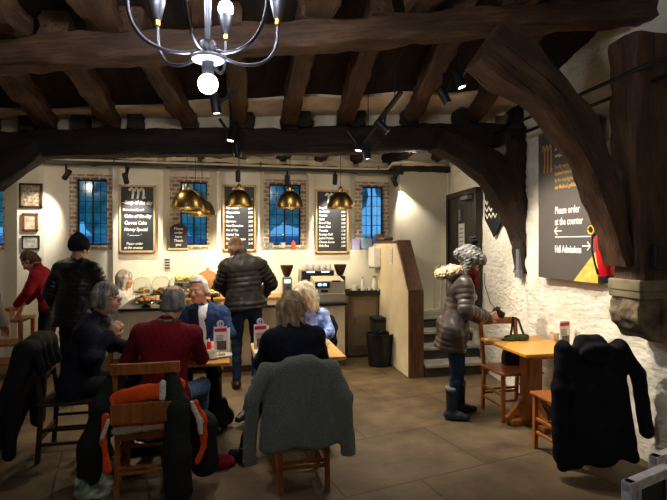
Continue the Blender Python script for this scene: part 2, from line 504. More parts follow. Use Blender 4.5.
# ---- recessed wall behind the stairs and the canted wall with the door
YL = 7.30
XL0 = oy(400, 242, YL).x; XL1 = 3.50
PALE = mat('pale_wall', rgb(205, 198, 178), 0.85, var=0.05, scale=1.6, bump=0.1, bscale=25, spec=0.15)
w = MB(); w.box(((XL0 + XL1 + 0.3) / 2, YL + 0.3, TOP / 2), (XL1 - XL0 + 0.3, 0.6, TOP))
structure(w.build('wall_stair', PALE), 'pale plastered wall behind the staircase landing', 'wall')

STONEWHITE = mat('whitewashed_stone', rgb(224, 216, 196), 0.9, scale=5, stretch=(1, 1, 1.9), bump=1.0, bscale=13, col2=rgb(236, 230, 214), detail=7, spec=0.15)
def rough_wall(name, p, q, z0, z1, label, thick=0.35, amp=0.02, seed=1, res=0.05):
    """uneven whitewashed stone wall from p to q (plan), facing the room on its first side"""
    rs = np.random.RandomState(seed); p = np.array(p, float); q = np.array(q, float)
    L = np.linalg.norm(q - p); nx = max(2, int(L / res)); nz = int((z1 - z0) / res)
    d = (q - p) / L; n = np.array((-d[1], d[0]))
    low = rs.normal(0, 1, (nz // 3 + 3, nx // 3 + 3))
    verts = []; faces = []
    for j in range(nz + 1):
        for i in range(nx + 1):
            a, bb = j / 3, i / 3; ja, ia = int(a), int(bb); fa, fb = a - ja, bb - ia
            v = (low[ja, ia] * (1 - fa) * (1 - fb) + low[ja + 1, ia] * fa * (1 - fb) + low[ja, ia + 1] * (1 - fa) * fb + low[ja + 1, ia + 1] * fa * fb)
            o = amp * (0.6 * v + 0.35 * rs.normal())
            c = p + d * (L * i / nx) + n * o
            verts.append((c[0], c[1], z0 + (z1 - z0) * j / nz))
    W = nx + 1
    for j in range(nz):
        for i in range(nx):
            faces.append((j * W + i, j * W + i + 1, (j + 1) * W + i + 1, (j + 1) * W + i))
    # back and sides
    k = len(verts)
    e = -n * thick
    for c, z in ((p, z0), (q, z0), (q, z1), (p, z1)): verts.append((c[0] + e[0], c[1] + e[1], z))
    faces.append((k + 3, k + 2, k + 1, k))
    faces.append(tuple(range(0, nz * W + 1, W))[::1] + (k + 3, k)); faces.append(tuple(range(W - 1, nz * W + W, W))[::-1] + (k + 1, k + 2))
    faces.append(tuple(range(nz * W, nz * W + W))[::1] + (k + 2, k + 3))
    me = bpy.data.meshes.new(name); me.from_pydata(verts, [], faces)
    o = obj(name, me, STONEWHITE, None, True)
    bm = bmesh.new(); bm.from_mesh(me); bmesh.ops.recalc_face_normals(bm, faces=bm.faces); bm.to_mesh(me); bm.free()
    return structure(o, label, 'wall')
# in plan these run so that the left normal points into the room
rough_wall('wall_right', (XR, -2.3), (XR, 4.72), 0, 3.75, 'whitewashed rough stone wall carrying the grey notice board', seed=3)
CA, CB = (XR + 0.03, 4.72), (XL1, YL)
rough_wall('wall_landing', CA, CB, 0, TOP, 'whitewashed stone wall with the black pennant and dark door', seed=5, amp=0.008, thick=0.3)
w = MB(); w.box((-4.6, 3.2, TOP / 2), (0.2, 11.2, TOP + .8)); structure(w.build('wall_left', PLASTER), 'cream plastered side wall', 'wall')
w = MB(); w.box((-0.3, -2.4, TOP / 2), (8.6, 0.2, TOP + 1.2)); structure(w.build('wall_front', PLASTER), 'cream plastered wall behind the photographer', 'wall')

# ---- timber ceiling
def lerp(a, b, t): return a + (b - a) * t
AL, AR = Vector((-4.4, 3.62, 0)), Vector((3.2, 3.08, 0))
def yA(x): return 3.45 + (x + 1.38) * -0.085
def yB(x): return 5.5 + (x + 2.2) * -0.128
def zA(x): return 2.975 + (x + 1.38) * 0.128       # top of the front beam
def zB(x): return 2.815 + (x + 2.2) * 0.036         # top of the rear beam
def ztop(x, y):
    a, b = yA(x), yB(x)
    if y <= a: return zA(x)
    if y >= b: return lerp(zB(x), 2.99, min(1, (y - b) / (7.9 - b)))
    return lerp(zA(x), zB(x), (y - a) / (b - a))
JH = 0.17
dk = MB(); xs = [-4.5 + 0.5 * i for i in range(18)]; ys = [-2.3 + 0.3 * i for i in range(36)]
grid = [[dk.b.verts.new((x, y, ztop(x, y) + JH + 0.005)) for x in xs] for y in ys]
for j in range(len(ys) - 1):
    for i in range(len(xs) - 1): dk.b.faces.new((grid[j][i], grid[j][i + 1], grid[j + 1][i + 1], grid[j + 1][i]))
r = bmesh.ops.extrude_face_region(dk.b, geom=dk.b.faces[:])
bmesh.ops.translate(dk.b, vec=(0, 0, 0.12), verts=[v for v in r['geom'] if isinstance(v, bmesh.types.BMVert)])
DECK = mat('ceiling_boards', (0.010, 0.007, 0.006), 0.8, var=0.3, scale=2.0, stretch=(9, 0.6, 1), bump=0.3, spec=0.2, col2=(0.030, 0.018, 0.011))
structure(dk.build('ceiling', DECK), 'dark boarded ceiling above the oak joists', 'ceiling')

def beam(name, x0, x1, yf, zf, w, h, label, m, seed):
    n = 7
    path = [Vector((lerp(x0, x1, i / n), yf(lerp(x0, x1, i / n)) + w / 2, zf(lerp(x0, x1, i / n)) - h / 2 - 0.01 * math.sin(i * 1.7))) for i in range(n + 1)]
    o = loft(name, path, [(h, w)] * (n + 1), (0, 1, 0), m, seed=seed, rough=0.012)
    return structure(o, label, 'beam')
beam('ceiling_beam', -4.4, 3.4, yA, zA, 0.20, 0.175, 'massive brown oak beam behind the chandelier', TIMBER, 1)
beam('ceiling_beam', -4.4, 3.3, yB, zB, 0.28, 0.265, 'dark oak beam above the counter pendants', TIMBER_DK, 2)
# joists of the middle bay (front beam to rear beam)
def joist(p, q, w, h, seed, m, grp, lab):
    o = loft('ceiling_joist', [p, (p + q) / 2 + Vector((0.02 * math.sin(seed * 2.3), 0, -0.012)), q], [(h, w)] * 3, Vector((1, 0, 0)) , m, seed=seed, rough=0.014)
    tag(o, lab, 'beam', grp, 'structure'); return o
sd = 20
for pa, pb in ((-115, -35), (-40, 33), (45, 105), (127, 190), (228, 240), (312, 290), (380, 346), (458, 408), (545, 465)):
    A = oy(pa, 60, 3.3); B = oy(pb, 128, 5.2)
    A.y = yA(A.x) + 0.02; B.y = yB(B.x) + 0.26
    A.z = ztop(A.x, A.y) + JH / 2; B.z = ztop(B.x, B.y) + JH / 2
    sd += 1
    joist(A, B, 0.165, JH, sd, TIMBER, 'oak joists of the middle bay', 'brown oak joist running from the chandelier beam to the counter beam')
for px in (-95, 4, 104, 206, 318, 415, 507):
    A = oy(px, 40, 3.35); A.y = yA(A.x) + 0.1; A.z = zA(A.x) + JH / 2
    B = Vector((A.x - 0.05, -2.2, A.z))
    sd += 1
    joist(A, B, 0.20, JH, sd, TIMBER, 'oak joists of the near bay', 'thick oak joist overhead on the near side of the chandelier beam')
inf = []
for px in (-140, -95, -50, 0, 42, 82, 122, 162, 201, 242, 283, 320, 356, 391, 428, 462):
    B = oy(px, 160, 7.6); A = Vector((B.x * 0.97 - 0.02, yB(B.x * 0.97) + 0.02, 0))
    B.y = 7.9; B.z = 2.985 + JH / 2; A.z = ztop(A.x, A.y) + JH / 2
    if px > 392: B.y = 7.35
    inf.append(B.x); sd += 1
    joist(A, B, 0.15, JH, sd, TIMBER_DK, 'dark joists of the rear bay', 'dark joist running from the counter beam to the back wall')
# lime plaster filling between the joists above the rear beam and on the back wall
pl = MB(); rs_ = random.Random(4)
for i in range(26):
    x = -4.3 + i * 0.285
    pl.box((x, yB(x) + 0.20, zB(x) + 0.075), (0.30, 0.06, 0.15), (0, 0, -0.127))
row = []
for i in range(38):
    x = -4.3 + i * 0.2; L_ = 0.18 + 0.03 * math.sin(i * 1.3) + 0.16 * max(0, min(1.0, (x + 1.2) / 1.4))
    y1 = yB(x) + 0.22; y0 = yB(x) - L_
    row.append([pl.b.verts.new((x, y, ztop(x, y) + JH - d_)) for y, d_ in ((y0, .03), (y1, .03), (y1, .005), (y0, .005))])
for A_, B_ in zip(row, row[1:]):
    for k in range(4): pl.b.faces.new((A_[k], B_[k], B_[(k + 1) % 4], A_[(k + 1) % 4]))
structure(pl.build('trim_1', PLASTER2), 'cream plaster patches between the joists along the rear beam', 'plaster infill')
pl = MB()
for a, b in zip(inf, inf[1:]):
    if b < 3.4: pl.box(((a + b) / 2, 7.62 if a < 2.6 else 7.25, 2.93), (abs(b - a) - 0.1, 0.08, 0.115), (0, 0, rs_.uniform(-.03, .03)), 0.02)
structure(pl.build('trim_2', PLASTER2), 'cream plaster infill between joist ends along the back wall', 'plaster infill')
pl = loft('trim_3', [(-4.4, 7.58, 2.84), (0, 7.57, 2.85), (2.75, 7.58, 2.85)], [(0.07, 0.16)] * 3, (0, 1, 0), TIMBER_DK, seed=77)
structure(pl, 'dark timber wall plate along the top of the back wall', 'beam')
pl = loft('trim_4', [(2.55, 7.24, 2.84), (3.1, 7.24, 2.85), (3.5, 7.24, 2.85)], [(0.08, 0.12)] * 3, (0, 1, 0), TIMBER_DK, seed=78)
structure(pl, 'dark timber plate above the pale stair wall', 'beam')

# curved braces and posts, edges measured on the frame's own plane
def brace(edgeA, edgeB, Y, depth, label, m, seed):
    path = []; wh = []
    for a, b in zip(edgeA, edgeB):
        ya = Y(a[0]) if callable(Y) else Y
        P = oy(a[0], a[1], Y + depth); Q = oy(b[0], b[1], Y); P.y = Y
        path.append((P + Q) / 2 + Vector((0, depth / 2, 0))); wh.append(((P - Q).length, depth))
    o = loft('curved_brace', path, wh, (0, 1, 0), m, seed=seed, rough=0.012, chamfer=0.12)
    return structure(o, label, 'brace')
brace([(453, 50), (478, 71), (512, 93), (541, 126), (567, 168), (587, 212), (607, 268)],
      [(521, 37), (541, 55), (566, 81), (592, 112), (612, 155), (626, 205), (633, 262)], 2.98, 0.22, 'broad curved oak brace in front of the grey notice board', TIMBER, 5)
brace([(424, 149), (455, 167), (480, 186), (500, 214), (514, 240), (527, 272)],
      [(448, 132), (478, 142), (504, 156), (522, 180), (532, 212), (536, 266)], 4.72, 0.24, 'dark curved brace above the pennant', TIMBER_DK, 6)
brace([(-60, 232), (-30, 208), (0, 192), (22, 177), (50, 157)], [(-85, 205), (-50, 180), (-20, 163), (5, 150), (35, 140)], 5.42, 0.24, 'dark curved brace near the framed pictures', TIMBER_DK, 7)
p = oy(607, 200, 3.1).x
o = loft('oak_post', [(3.05, 3.06, 1.43), (3.04, 3.06, 2.2), (3.05, 3.08, 3.2)], [(0.36, 0.27), (0.35, 0.27), (0.40, 0.30)], (0, 1, 0), TIMBER, seed=9, rough=0.014)
structure(o, 'massive oak post standing on the stone corbel', 'post')
o = loft('oak_post', [(3.20, 4.84, 1.36), (3.17, 4.84, 1.9), (3.10, 4.84, 2.5), (3.08, 4.84, 2.95)], [(0.06, 0.2), (0.16, 0.22), (0.26, 0.24), (0.30, 0.26)], (0, 1, 0), TIMBER_DK, seed=10, rough=0.02)
structure(o, 'dark ragged post above the far end of the stone wall', 'post')

# outside the windows: a yard wall, a house and bushes in the dusk
ex = MB(); ex.box((-0.5, 12.2, 0.9), (16, 0.3, 1.9))
for k in range(9): ex.box((-6 + 1.5 * k, 12.0, 1.35), (0.9, 0.1, 0.7))
structure(ex.build('exterior_house', mat('dusk_house', (0.20, 0.30, 0.48), 0.8, scale=1.6, col2=(0.42, 0.58, 0.85))), 'blue-grey house front across the yard', 'house')
ex = MB(); rs_ = random.Random(9)
for k in range(60): ex.sph((rs_.uniform(-7, 7), rs_.uniform(10.4, 11.6), rs_.uniform(2.3, 4.6)), rs_.uniform(.3, .7), 8)
tag(ex.build('foliage', mat('dusk_leaves', (0.03, 0.16, 0.15), 0.9, scale=3.5, col2=(0.16, 0.50, 0.48), bump=1)), 'bluish green tree foliage beyond the windows', 'foliage', None, 'stuff')
# ------------------------------------------------------------------ lamps
STEEL = mat('dull_steel', (0.12, 0.12, 0.135), 0.45, metal=1.0, var=0.15)
GUN = mat('dark_steel', (0.06, 0.06, 0.065), 0.45, metal=0.9, var=0.15)
GOLD = mat('gold_ring', rgb(205, 150, 70), 0.35, metal=1.0, var=0.05)
BRASS = mat('aged_brass', rgb(138, 114, 66), 0.34, metal=1.0, var=0.12, scale=5)
BULB = mat('cool_bulb', (1, 1, 1), 0.3, var=0, emit=(0.86, 0.90, 1.0), estr=115.0)
BULBW = mat('warm_bulb', (1, 1, 1), 0.3, var=0, emit=(1.0, 0.84, 0.58), estr=24.0)
LENS = mat('spot_lens', (1, 1, 1), 0.3, var=0, emit=(1.0, 0.93, 0.80), estr=14.0)

# chandelier
c0 = Vector(tuple(oy(208, 62, 2.12)))
ch = thing('chandelier', 'dark steel six armed chandelier with glowing bulbs under the ceiling', 'chandelier', c0)
m_ = MB(); m_.cyl((0, 0, 0.03), (0, 0, 1.0), 0.014); m_.build('rod', STEEL, ch, angle=40)
m_ = MB(); m_.lathe([(0, 0.085), (0.03, 0.085), (0.045, 0.06), (0.048, 0.03), (0.03, 0.02), (0, 0.02)]); m_.build('hub', GUN, ch, angle=40)
m_ = MB(); m_.lathe([(0, 0.022), (0.066, 0.022), (0.07, 0.016), (0.066, 0.006), (0.03, 0.0), (0, 0.0)], seg=32); m_.build('plate', mat('pale_enamel', rgb(190, 195, 205), 0.4, var=0.05), ch, angle=40)
m_ = MB(); m_.lathe([(0, 0.0), (0.026, 0.0), (0.024, -0.05), (0.021, -0.058), (0, -0.058)]); m_.build('lamp_holder', GUN, ch, angle=40)
m_ = MB(); m_.sph((0, 0, -0.092), 0.041, 20); m_.build('bulb', BULB, ch, smooth=True)
for k in range(6):
    az = R(1 + 60 * k)
    d = Vector((math.sin(az), math.cos(az), 0)); d = Matrix.Rotation(-YAW, 3, 'Z') @ d
    pts = [d * r + Vector((0, 0, z)) for r, z in ((0.03, 0.045), (0.10, 0.020), (0.175, 0.018), (0.245, 0.042), (0.29, 0.09), (0.311, 0.15), (0.315, 0.225))]
    fin = []
    for i in range(len(pts) - 1):
        p_, q_ = pts[max(0, i - 1)], pts[min(len(pts) - 1, i + 2)]
        for t in (0, .25, .5, .75):
            u, w_ = pts[i], pts[i + 1]
            fin.append(0.5 * (2 * u + (w_ - p_) * t + (2 * p_ - 5 * u + 4 * w_ - q_) * t * t + (3 * u - p_ - 3 * w_ + q_) * t ** 3))
    fin.append(pts[-1])
    a = MB(); a.tube(fin, 0.0075, 10); a.build('arm', STEEL, ch, smooth=True)
    e = pts[-1]
    a = MB(); a.lathe([(0, 0), (0.012, 0), (0.012, 0.022), (0, 0.022)], e, 16); a.build('ring', GOLD, ch, angle=40)
    a = MB(); a.lathe([(0.011, 0.022), (0.019, 0.03), (0.037, 0.115), (0.034, 0.117), (0.016, 0.035), (0, 0.035)], e, 20); a.build('cup', STEEL, ch, angle=40)
    a = MB(); a.sph(e + Vector((0, 0, 0.148)), 0.036, 16, (1, 1, 1.1)); a.build('bulb', BULB, ch, smooth=True)

# brass pendants over the counter
def make_pendant():
    t = thing('pendant_lamp', 'x', 'lamp', (0, 0, 0))
    a = MB(); pr = []
    for i in range(15):
        q = i / 14 * PI / 2
        pr.append((0.185 * math.cos(q) ** 0.8 if i < 14 else 0.03, 0.225 * math.sin(q) ** 1.15))
    pr_in = [(max(0.02, r - 0.006), z - 0.004) for r, z in pr][::-1]
    a.lathe(pr + pr_in, seg=40, closed=True)
    sh = a.build('shade', BRASS, t, angle=50)
    a = MB(); a.lathe([(0.187, 0.004), (0.187, -0.006), (0.180, -0.006), (0.180, 0.004)], seg=40, closed=True); a.build('rim', mat('bright_brass', rgb(225, 180, 95), 0.25, metal=1, var=0.05), t, angle=40)
    a = MB(); a.lathe([(0, 0.305), (0.012, 0.305), (0.026, 0.29), (0.032, 0.265), (0.034, 0.215), (0, 0.215)], seg=20); a.build('cap', BRASS, t, angle=40)
    for k in range(4):
        a = MB(); a.cyl((0.052 * math.cos(k * PI / 2 + .6), 0.052 * math.sin(k * PI / 2 + .6), 0.195), (0.052 * math.cos(k * PI / 2 + .6), 0.052 * math.sin(k * PI / 2 + .6), 0.245), 0.007, seg=8); a.build('vent_stud', GOLD, t)
    a = MB(); a.cyl((0, 0, 0.30), (0, 0, 1.0), 0.004, seg=8); a.build('cord', BLACK, t)
    a = MB(); a.sph((0, 0, 0.075), 0.042, 16); a.build('bulb', BULBW, t, smooth=True)
    return t
pen = None
PEND = [(187, 208, 6.28, 'foremost brass dome pendant of the overlapping cluster of three'), (195.5, 212, 6.75, 'middle brass dome pendant of the overlapping cluster of three'),
        (202, 215.5, 7.1, 'rearmost brass dome pendant of the overlapping cluster of three'), (239, 206.5, 6.7, 'brass dome pendant hanging above the man in the quilted jacket'),
        (290, 207.5, 6.7, 'brass dome pendant hanging before the bottles window'), (340.5, 208, 6.7, 'brass dome pendant hanging before the price board beside the stairs')]
for px, py, Y, lab in PEND:
    o = make_pendant() if pen is None else copy_tree(pen)
    pen = pen or o
    o.location = oy(px, py, Y); tag(o, lab, 'lamp', 'brass pendants over the counter')
    lamp('pendant_light', 'SPOT', o.location + Vector((0, 0, 0.0)), 22, (1, .80, .52), o.location + Vector((0, 0, -1)), 0.05, 150, 0.5)

# black lighting rail with spot heads on the back wall
rl = thing('lighting_rail', 'long black lighting rail across the top of the back wall', 'rail', (0, 7.22, 2.775))
a = MB(); a.box((-0.75, 0, 0), (6.9, 0.05, 0.045), bev=0.004); a.build('track', BLACK, rl)
for x in (-3.5, -1.5, 0.5, 2.3):
    a = MB(); a.cyl((x, 0, 0.02), (x, 0, 0.10), 0.008, seg=8); a.build('hanger', BLACK, rl)
pp = MB(); pp.tube([(-4.3, 7.40, 2.835), (-1, 7.40, 2.84), (1.5, 7.40, 2.845), (2.35, 7.34, 2.845), (2.45, 7.2, 2.83), (2.48, 7.1, 2.90), (2.7, 7.0, 2.92), (3.3, 7.05, 2.90)], 0.018, 10)
tag(pp.build('pipe', mat('cream_pipe', rgb(200, 190, 165), 0.5, var=0.06), smooth=True), 'cream painted pipe running along the top of the back wall', 'pipe')

def make_spot(parts=True):
    """spot head whose beam leaves along local -Z; the yoke stands up at the back"""
    t = thing('spotlight', 'x', 'spotlight')
    a = MB(); a.lathe([(0, 0.10), (0.030, 0.10), (0.036, 0.092), (0.036, -0.05), (0.031, -0.05), (0.031, -0.038), (0, -0.038)], seg=20); a.build('lamp_body', BLACK, t, angle=40)
    a = MB(); a.lathe([(0, -0.036), (0.030, -0.036), (0.030, -0.043), (0, -0.043)], seg=20); a.build('lens', LENS, t, angle=40)
    return t
spot0 = None
def spot(loc, target, lab, grp, energy=30, color=NEUT, angle=50, hang=None, blend=0.7):
    global spot0
    o = make_spot() if spot0 is None else copy_tree(spot0)
    if spot0 is None: spot0 = o
    loc = Vector(loc); d = (Vector(target) - loc).normalized()
    o.location = loc; o.rotation_euler = d.to_track_quat('-Z', 'Y').to_euler()
    tag(o, lab, 'spotlight', grp)
    if hang is not None:
        mw = Matrix.Translation(loc) @ o.rotation_euler.to_matrix().to_4x4()
        a = MB(); a.bar(mw.inverted() @ (loc + Vector((0, 0, 0.0))), mw.inverted() @ Vector(hang), 0.02, 0.02)
        a.build('bracket', BLACK, o)
    if energy: lamp('spot_light', 'SPOT', loc + d * 0.06, energy, color, target, 0.02, angle, blend)
    return o
RY, RZ = 7.22, 2.775
rs = [((66, 176), (30, 225), 60, 'black spotlight aimed at the three framed pictures'), ((126, 180), (137, 225), 62, 'black spotlight over the specials board behind the beanie man'),
      ((238, 178), (238, 225), 62, 'black spotlight over the board behind the quilted jacket man'), ((287, 182), (285, 250), 36, 'black spotlight over the bottles window'),
      ((335, 181), (332, 225), 66, 'black spotlight over the price board beside the stairs'), ((395, 183), (425, 260), 60, 'black spotlight at the corner above the lilac box')]
for (px, py), (tx, ty), en, lab in rs:
    L_ = oy(px, py, RY - 0.02)
    spot(L_, oy(tx, ty, 7.63), lab, 'spotlights on the back wall rail', en, (1, .90, .74), 62, (L_.x, RY, RZ))
# hanging track near the curved brace
A, B = oy(401, 92, 4.0), oy(363, 142, 4.55)
ht = thing('lighting_track', 'short black hanging lighting track with spots near the curved brace', 'rail', A)
a = MB(); a.bar((0, 0, 0), B - A, 0.035, 0.03); a.build('track', BLACK, ht)
for f in (0.15, 0.85):
    q = (B - A) * f; a = MB(); a.cyl(q, q + Vector((0, 0, 2.98 - (A + q).z + 0.25)), 0.005, seg=8); a.build('hanger', BLACK, ht)
for (px, py, Y, tgt, en, lab) in ((367, 154, 4.62, (1.7, 4.6, 0), 85, 'lit black can spot hanging lowest beneath the hanging track'), (359, 146, 4.55, (0.9, 4.4, 0.7), 30, 'black can spot hanging just above the lowest one on the hanging track'),
                               (384, 128, 4.3, (3.1, 4.0, 1.1), 130, 'small black spot on the hanging track aimed at the stone wall')):
    L_ = oy(px, py, Y); spot(L_, tgt, lab, 'spots on the hanging track', en, NEUT, 70, A + (B - A) * max(0.05, min(0.95, (L_ - A).dot(B - A) / (B - A).length_squared)))
# two cans under the joist by the chandelier
for px, py, Y, tgt, en, lab in ((231, 136, 4.75, (-0.3, 4.5, 0.7), 34, 'upper black can spot hanging behind the chandelier'), (237, 152, 5.0, (0.6, 5.6, 0), 75, 'lower black can spot hanging behind the chandelier')):
    L_ = oy(px, py, Y); spot(L_, tgt, lab, 'can spots behind the chandelier', en, NEUT, 75, L_ + Vector((0, 0, 0.30)))
for px, py, Y, tgt, en, lab in ((216, 107, 3.75, (0.2, 3.9, 0.7), 10, 'small white spot beside the chandelier bulb'), (445, 98, 3.9, (3.15, 3.8, 0.8), 70, 'small bright spot among the joists, lower of the pair'), (460, 82, 3.7, (2.7, 3.1, 0), 30, 'small bright spot among the joists, higher of the pair')):
    L_ = oy(px, py, Y); spot(L_, tgt, lab, 'small spots among the joists', en, NEUT, 80, L_ + Vector((0.0, 0.02, 0.22)))
# wall-washing spot by the landing
lamp('landing_lamp', 'SPOT', (2.35, 5.2, 2.55), 55, NEUT, (3.35, 5.6, 1.3), 0.05, 90, 0.8)
# ------------------------------------------------------------------ smooth implicit modelling, meshed by surface nets
def V3(*a): return np.array(a if len(a) > 1 else a[0], dtype=np.float64)
def nrm(v):
    v = np.asarray(v, float); return v / (np.linalg.norm(v) + 1e-9)
def frame_from(f, up=(0, 0, 1)):
    """right, forward, up"""
    f = nrm(f); r = nrm(np.cross(f, up)); u = np.cross(r, f)
    return np.array((r, f, u))
class SDF:
    def __init__(s, lo, hi, res):
        s.lo = np.array(lo, float); s.res = res
        s.n = np.ceil((np.array(hi) - s.lo) / res).astype(int) + 1
        s.ax = [s.lo[i] + res * np.arange(s.n[i]) for i in range(3)]
        s.d = np.full(s.n, 0.5, np.float32)
    def _blk(s, lo, hi):
        a = np.clip(np.floor((lo - s.lo) / s.res).astype(int), 0, s.n); b = np.clip(np.ceil((hi - s.lo) / s.res).astype(int) + 1, 0, s.n)
        if np.any(b <= a): return None, None
        sl = tuple(slice(a[i], b[i]) for i in range(3))
        X = s.ax[0][sl[0]][:, None, None].astype(np.float32); Y = s.ax[1][sl[1]][None, :, None].astype(np.float32); Z = s.ax[2][sl[2]][None, None, :].astype(np.float32)
        return sl, (X, Y, Z)
    def _mix(s, sl, v, op, k):
        a = s.d[sl]
        if op == 'u':
            if k > 0:
                h = np.clip(0.5 + 0.5 * (a - v) / k, 0, 1); s.d[sl] = a * (1 - h) + v * h - k * h * (1 - h)
            else: s.d[sl] = np.minimum(a, v)
        elif op == 's':
            if k > 0:
                h = np.clip(0.5 - 0.5 * (a + v) / k, 0, 1); s.d[sl] = a * (1 - h) - v * h + k * h * (1 - h)
            else: s.d[sl] = np.maximum(a, -v)
        elif op == 'i': s.d[sl] = np.maximum(a, v)
    def cap(s, a, b, r1, r2=None, k=0.02, op='u', flat=None, mod=None):
        """tapered capsule; flat=(unit dir, factor) squashes along dir; mod(t*L) is added to the radius"""
        a = np.array(a, float); b = np.array(b, float); r2 = r1 if r2 is None else r2
        m = max(r1, r2) + k + 3 * s.res + (0.03 if mod else 0) + 0.01
        sl, g = s._blk(np.minimum(a, b) - m, np.maximum(a, b) + m)
        if sl is None: return s
        X, Y, Z = g; d = b - a; L2 = float(d @ d) + 1e-12
        px, py, pz = X - a[0], Y - a[1], Z - a[2]
        t = np.clip((px * d[0] + py * d[1] + pz * d[2]) / L2, 0, 1)
        qx, qy, qz = px - t * d[0], py - t * d[1], pz - t * d[2]
        if flat is not None:
            u, f = flat; w = (qx * u[0] + qy * u[1] + qz * u[2]) * (1 / f - 1)
            qx, qy, qz = qx + w * u[0], qy + w * u[1], qz + w * u[2]
        r = r1 + (r2 - r1) * t
        if mod is not None: r = r + mod(t * math.sqrt(L2))
        s._mix(sl, np.sqrt(qx * qx + qy * qy + qz * qz) - r, op, k)
        return s
    def ell(s, c, rad, F=None, k=0.02, op='u'):
        c = np.array(c, float); rad = np.array(rad, float); F = np.eye(3) if F is None else F
        m = rad.max() + k + 3 * s.res
        sl, g = s._blk(c - m, c + m)
        if sl is None: return s
        X, Y, Z = g; p = (X - c[0], Y - c[1], Z - c[2])
        k0 = 0; k1 = 0
        for i in range(3):
            q = (p[0] * F[i][0] + p[1] * F[i][1] + p[2] * F[i][2]) / rad[i]
            k0 = k0 + q * q; k1 = k1 + (q / rad[i]) ** 2
        k0 = np.sqrt(k0); s._mix(sl, k0 * (k0 - 1) / (np.sqrt(k1) + 1e-6), op, k)
        return s
    def box(s, c, half, F=None, rd=0.01, k=0.0, op='u'):
        c = np.array(c, float); half = np.array(half, float); F = np.eye(3) if F is None else F
        m = np.linalg.norm(half) + k + 3 * s.res
        sl, g = s._blk(c - m, c + m)
        if sl is None: return s
        X, Y, Z = g; p = (X - c[0], Y - c[1], Z - c[2]); o = 0; mx = None
        for i in range(3):
            q = np.abs(p[0] * F[i][0] + p[1] * F[i][1] + p[2] * F[i][2]) - (half[i] - rd)
            o = o + np.maximum(q, 0) ** 2; mx = q if mx is None else np.maximum(mx, q)
        s._mix(sl, np.sqrt(o) + np.minimum(mx, 0) - rd, op, k)
        return s
    def plane(s, p, n, k=0.0):
        """cut away the side that n points to"""
        p = np.array(p, float); n = nrm(n)
        X = s.ax[0][:, None, None]; Y = s.ax[1][None, :, None]; Z = s.ax[2][None, None, :]
        v = ((X - p[0]) * n[0] + (Y - p[1]) * n[1] + (Z - p[2]) * n[2]).astype(np.float32)
        s.d = np.maximum(s.d, v); return s
    def disp(s, fn):
        X = s.ax[0][:, None, None]; Y = s.ax[1][None, :, None]; Z = s.ax[2][None, None, :]
        s.d = s.d + fn(X, Y, Z).astype(np.float32); return s
    def mesh(s, name, keep_all=True):
        d = s.d.copy()
        for i in range(3):
            ix = [slice(None)] * 3
            for e in (0, -1):
                ix[i] = e; d[tuple(ix)] = np.maximum(d[tuple(ix)], s.res * 0.5)
        n = s.n; ins = d < 0
        c = [ins[i:n[0] - 1 + i, j:n[1] - 1 + j, k:n[2] - 1 + k] for i in (0, 1) for j in (0, 1) for k in (0, 1)]
        cnt = sum(x.astype(np.int8) for x in c)
        act = (cnt > 0) & (cnt < 8)
        idx = np.argwhere(act); N = len(idx)
        if N == 0: return bpy.data.meshes.new(name)
        vid = np.full(act.shape, -1, np.int32); vid[act] = np.arange(N)
        offs = np.array([(i, j, k) for i in (0, 1) for j in (0, 1) for k in (0, 1)])
        val = np.stack([d[idx[:, 0] + o[0], idx[:, 1] + o[1], idx[:, 2] + o[2]] for o in offs], 1)
        acc = np.zeros((N, 3)); w = np.zeros(N)
        for a in range(8):
            for b in range(a + 1, 8):
                if np.abs(offs[a] - offs[b]).sum() != 1: continue
                va, vb = val[:, a], val[:, b]; x = (va < 0) != (vb < 0)
                t = np.where(x, va / np.where(x, va - vb, 1), 0)
                p = offs[a] + t[:, None] * (offs[b] - offs[a])
                acc += p * x[:, None]; w += x
        pos = s.lo + (idx + acc / w[:, None]) * s.res
        faces = []
        for axn in range(3):
            o1, o2 = [(1, 2), (2, 0), (0, 1)][axn]
            A = [slice(None)] * 3; B = [slice(None)] * 3
            A[axn] = slice(0, n[axn] - 1); B[axn] = slice(1, n[axn])
            a, b = ins[tuple(A)], ins[tuple(B)]
            e = np.argwhere(a != b)
            ok = (e[:, o1] > 0) & (e[:, o2] > 0) & (e[:, o1] < n[o1] - 1) & (e[:, o2] < n[o2] - 1)
            e = e[ok]
            if not len(e): continue
            fl = a[e[:, 0], e[:, 1], e[:, 2]]
            q = []
            for d1, d2 in ((-1, -1), (0, -1), (0, 0), (-1, 0)):
                z = e.copy(); z[:, o1] += d1; z[:, o2] += d2
                q.append(vid[z[:, 0], z[:, 1], z[:, 2]])
            q = np.stack(q, 1); q[~fl] = q[~fl][:, ::-1]
            faces.append(q)
        F = np.concatenate(faces); F = F[(F >= 0).all(1)]
        me = bpy.data.meshes.new(name)
        me.vertices.add(N); me.vertices.foreach_set('co', pos.astype(np.float32).ravel())
        me.loops.add(len(F) * 4); me.loops.foreach_set('vertex_index', F.astype(np.int32).ravel())
        me.polygons.add(len(F)); me.polygons.foreach_set('loop_start', np.arange(0, len(F) * 4, 4, dtype=np.int32))
        me.update(calc_edges=True)
        me.polygons.foreach_set('use_smooth', np.ones(len(F), dtype=bool))
        return me
def me_pos(me):
    a = np.empty(len(me.vertices) * 3, np.float32); me.vertices.foreach_get('co', a); return a.reshape(-1, 3)
def set_col(me, cols):
    at = me.attributes.new('col', 'FLOAT_COLOR', 'POINT')
    at.data.foreach_set('color', np.concatenate([cols, np.ones((len(cols), 1))], 1).astype(np.float32).ravel())
